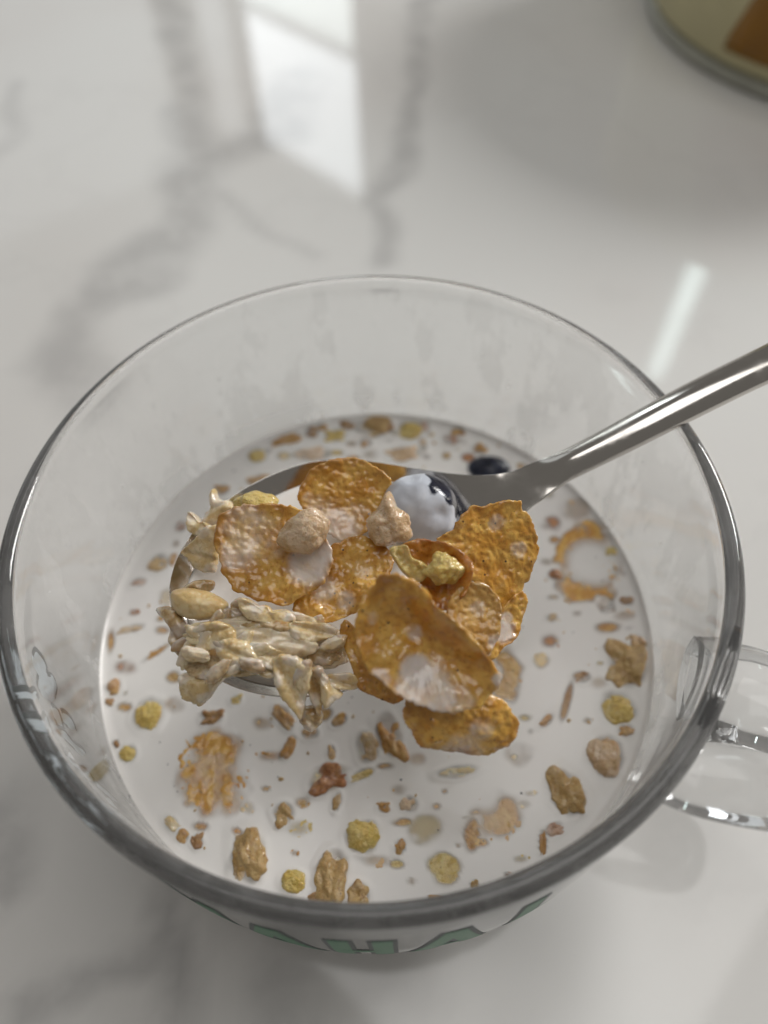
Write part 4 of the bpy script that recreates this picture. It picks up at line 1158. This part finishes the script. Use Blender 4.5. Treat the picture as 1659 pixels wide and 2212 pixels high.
for zn, u0, u1, v0, v1, cnt in zones:
    k_ = 0
    for _ in range(600):
        if k_ >= cnt: break
        u, v = rng.uniform(u0, u1), rng.uniform(v0, v1)
        rr = rng.uniform(9, 30)
        p = P(u, v, MILK_Z)
        if math.hypot(p.x, p.y) > 56.5 - rr * 0.09: continue
        if any(math.hypot(u - a, (v - b) * 1.15) < (r + rr) * 0.80 for a, b, r in taken): continue
        mt = rng.choice(['flake', 'flake_pale', 'tan', 'orange', 'yellow', 'rust', 'oat', 'flake_pale'])
        wd = {'flake': 'golden', 'flake_pale': 'pale gold', 'tan': 'tan', 'orange': 'amber', 'yellow': 'yellowish', 'rust': 'rusty', 'oat': 'cream'}[mt]
        an, au, av = min(anchors, key=lambda q: math.hypot(q[1] - u, q[2] - v))
        rel = ('just right of' if u > au else 'just left of') if abs(u - au) > abs(v - av) else ('in front of' if v > av else 'behind')
        lab = 'drowned %s scrap %s the %s' % (wd, rel, an)
        if lab in used: continue
        used.add(lab); taken.append((u, v, rr)); k_ += 1
        sunken(u, v, rr * rng.uniform(0.8, 1.4), rr * rng.uniform(0.45, 0.9), mt, 320 + len(taken), lab,
               k=rng.uniform(0.3, 0.95), patch=rng.uniform(0.36, 0.6), i0=0.25, o0=1.04, name='cereal_scrap', cat='cereal scrap', group='drowned cereal scraps', rings=8, segs=32)
build_milk()

# crumbs and dark grains too small to tell apart
def dust():
    rnd = random.Random(5)
    co, f0 = ico(2)
    for nm, lab, mat, cnt, r0, r1 in (('cereal_dust', 'fine cereal crumbs drifting all over the milk', M['tan'], 90, 0.15, 0.50),
                                      ('seed_specks', 'tiny dark seed specks scattered over the milk', M['berry'], 60, 0.10, 0.24)):
        vs, fs, at = [], [], []
        n = 0
        while n < cnt:
            a, r = rnd.uniform(0, 2 * math.pi), 58.0 * math.sqrt(rnd.random())
            x, y = r * math.cos(a), r * math.sin(a)
            if rnd.random() > 0.35 + 0.65 * max(0, nz((x, y, 0), 14, 9) + 0.35 + 0.4 * (y > 20)): continue
            n += 1
            R = rnd.uniform(r0, r1) * (0.6 + 0.4 * rnd.random())
            st_, b = rnd.uniform(0.7, 1.9), len(vs)
            th = rnd.uniform(0, math.pi)
            for d in co:
                f = 1 + 0.35 * nz(d, 0.8, n)
                px_, py_ = d.x * R * st_ * f, d.y * R * f
                vs.append((x + px_ * math.cos(th) - py_ * math.sin(th), y + px_ * math.sin(th) + py_ * math.cos(th), MILK_Z + 0.02 + d.z * R * 0.5 * f))
                at.append(0.15)
            fs += [tuple(i + b for i in q) for q in f0]
        o = mesh_obj(nm, vs, fs, mat, None, origin=(0, 0, MILK_Z), attr=at)
        tag(o, lab, 'crumbs' if nm == 'cereal_dust' else 'specks', kind='stuff')
dust()

# ------------------------------------------------------------------ jar behind
jar = empty('plastic_tub', P(1659, 60, -TABLE))
tag(jar, 'pale yellow tub with an amber label on a grey foot at the far corner', 'tub')
def rsquare(cx, cy, r, e, n=96, rot=0.0):
    out = []
    for k in range(n):
        a = 2 * math.pi * k / n
        c_, s_ = math.cos(a), math.sin(a)
        x = r * math.copysign(abs(c_) ** (2 / e), c_); y = r * math.copysign(abs(s_) ** (2 / e), s_)
        out.append((cx + x * math.cos(rot) - y * math.sin(rot), cy + x * math.sin(rot) + y * math.cos(rot)))
    return out
JX, JY, JR = 262.0, 352.0, 111.0
def jar_loft(name, levels, mat, parent):
    n = 96; vs, fs = [], []
    for r, z in levels:
        vs += [(x, y, z) for x, y in rsquare(JX, JY, r, 2.0, n)]
    for i in range(len(levels) - 1):
        for k in range(n):
            fs.append((i * n + k, i * n + (k + 1) % n, (i + 1) * n + (k + 1) % n, (i + 1) * n + k))
    fs.append(tuple(range(n))[::-1]); fs.append(tuple((len(levels) - 1) * n + k for k in range(n)))
    return mesh_obj(name, vs, fs, mat, parent, origin=(JX, JY, -TABLE))
jar_loft('foot', [(JR - 6, -80), (JR - 1, -79.6), (JR + 0.2, -77), (JR + 0.2, -75), (JR - 1.5, -73.2), (JR - 20, -73)], M['foot'], jar)
jar_loft('body', [(JR - 12, -72.9), (JR - 2, -72.5), (JR + 0.2, -70), (JR + 2, -50), (JR + 4, 2), (JR + 4, 9), (JR + 2, 10), (JR, 8), (JR - 1, -2)], M['clear'], jar)
jar_loft('filling', [(JR - 30, -8), (JR - 1.4, -6), (JR - 1.2, -4), (JR - 20, -1)], M['cream'], jar)
def jar_label():
    vs, fs = [], []
    idx = list(range(20))
    for z, r, a0 in ((-66, JR + 0.6, 212.0), (-60, JR + 1.2, 212.5), (-44, JR + 2.4, 215.5), (-20, JR + 3.4, 221.0), (2, JR + 4.2, 226.0)):
        for k in idx:
            a = math.radians(a0 + (290.0 - a0) * k / 19)
            vs.append((JX + (r + 0.3) * math.cos(a), JY + (r + 0.3) * math.sin(a), z))
    q = len(idx)
    for j in range(4):
        for k in range(q - 1):
            fs.append((j * q + k, j * q + k + 1, (j + 1) * q + k + 1, (j + 1) * q + k))
    o = mesh_obj('paper_label', vs, fs, M['amber'], jar, origin=(JX, JY, -TABLE))
    bm = bmesh.new(); bm.from_mesh(o.data); bm.normal_update()
    r = bmesh.ops.extrude_face_region(bm, geom=bm.faces[:])
    for v in [g for g in r['geom'] if isinstance(g, bmesh.types.BMVert)]:
        v.co += Vector((v.co.x, v.co.y, 0)).normalized() * 0.0003
    bmesh.ops.recalc_face_normals(bm, faces=bm.faces[:])
    bm.to_mesh(o.data); bm.free()
jar_label()
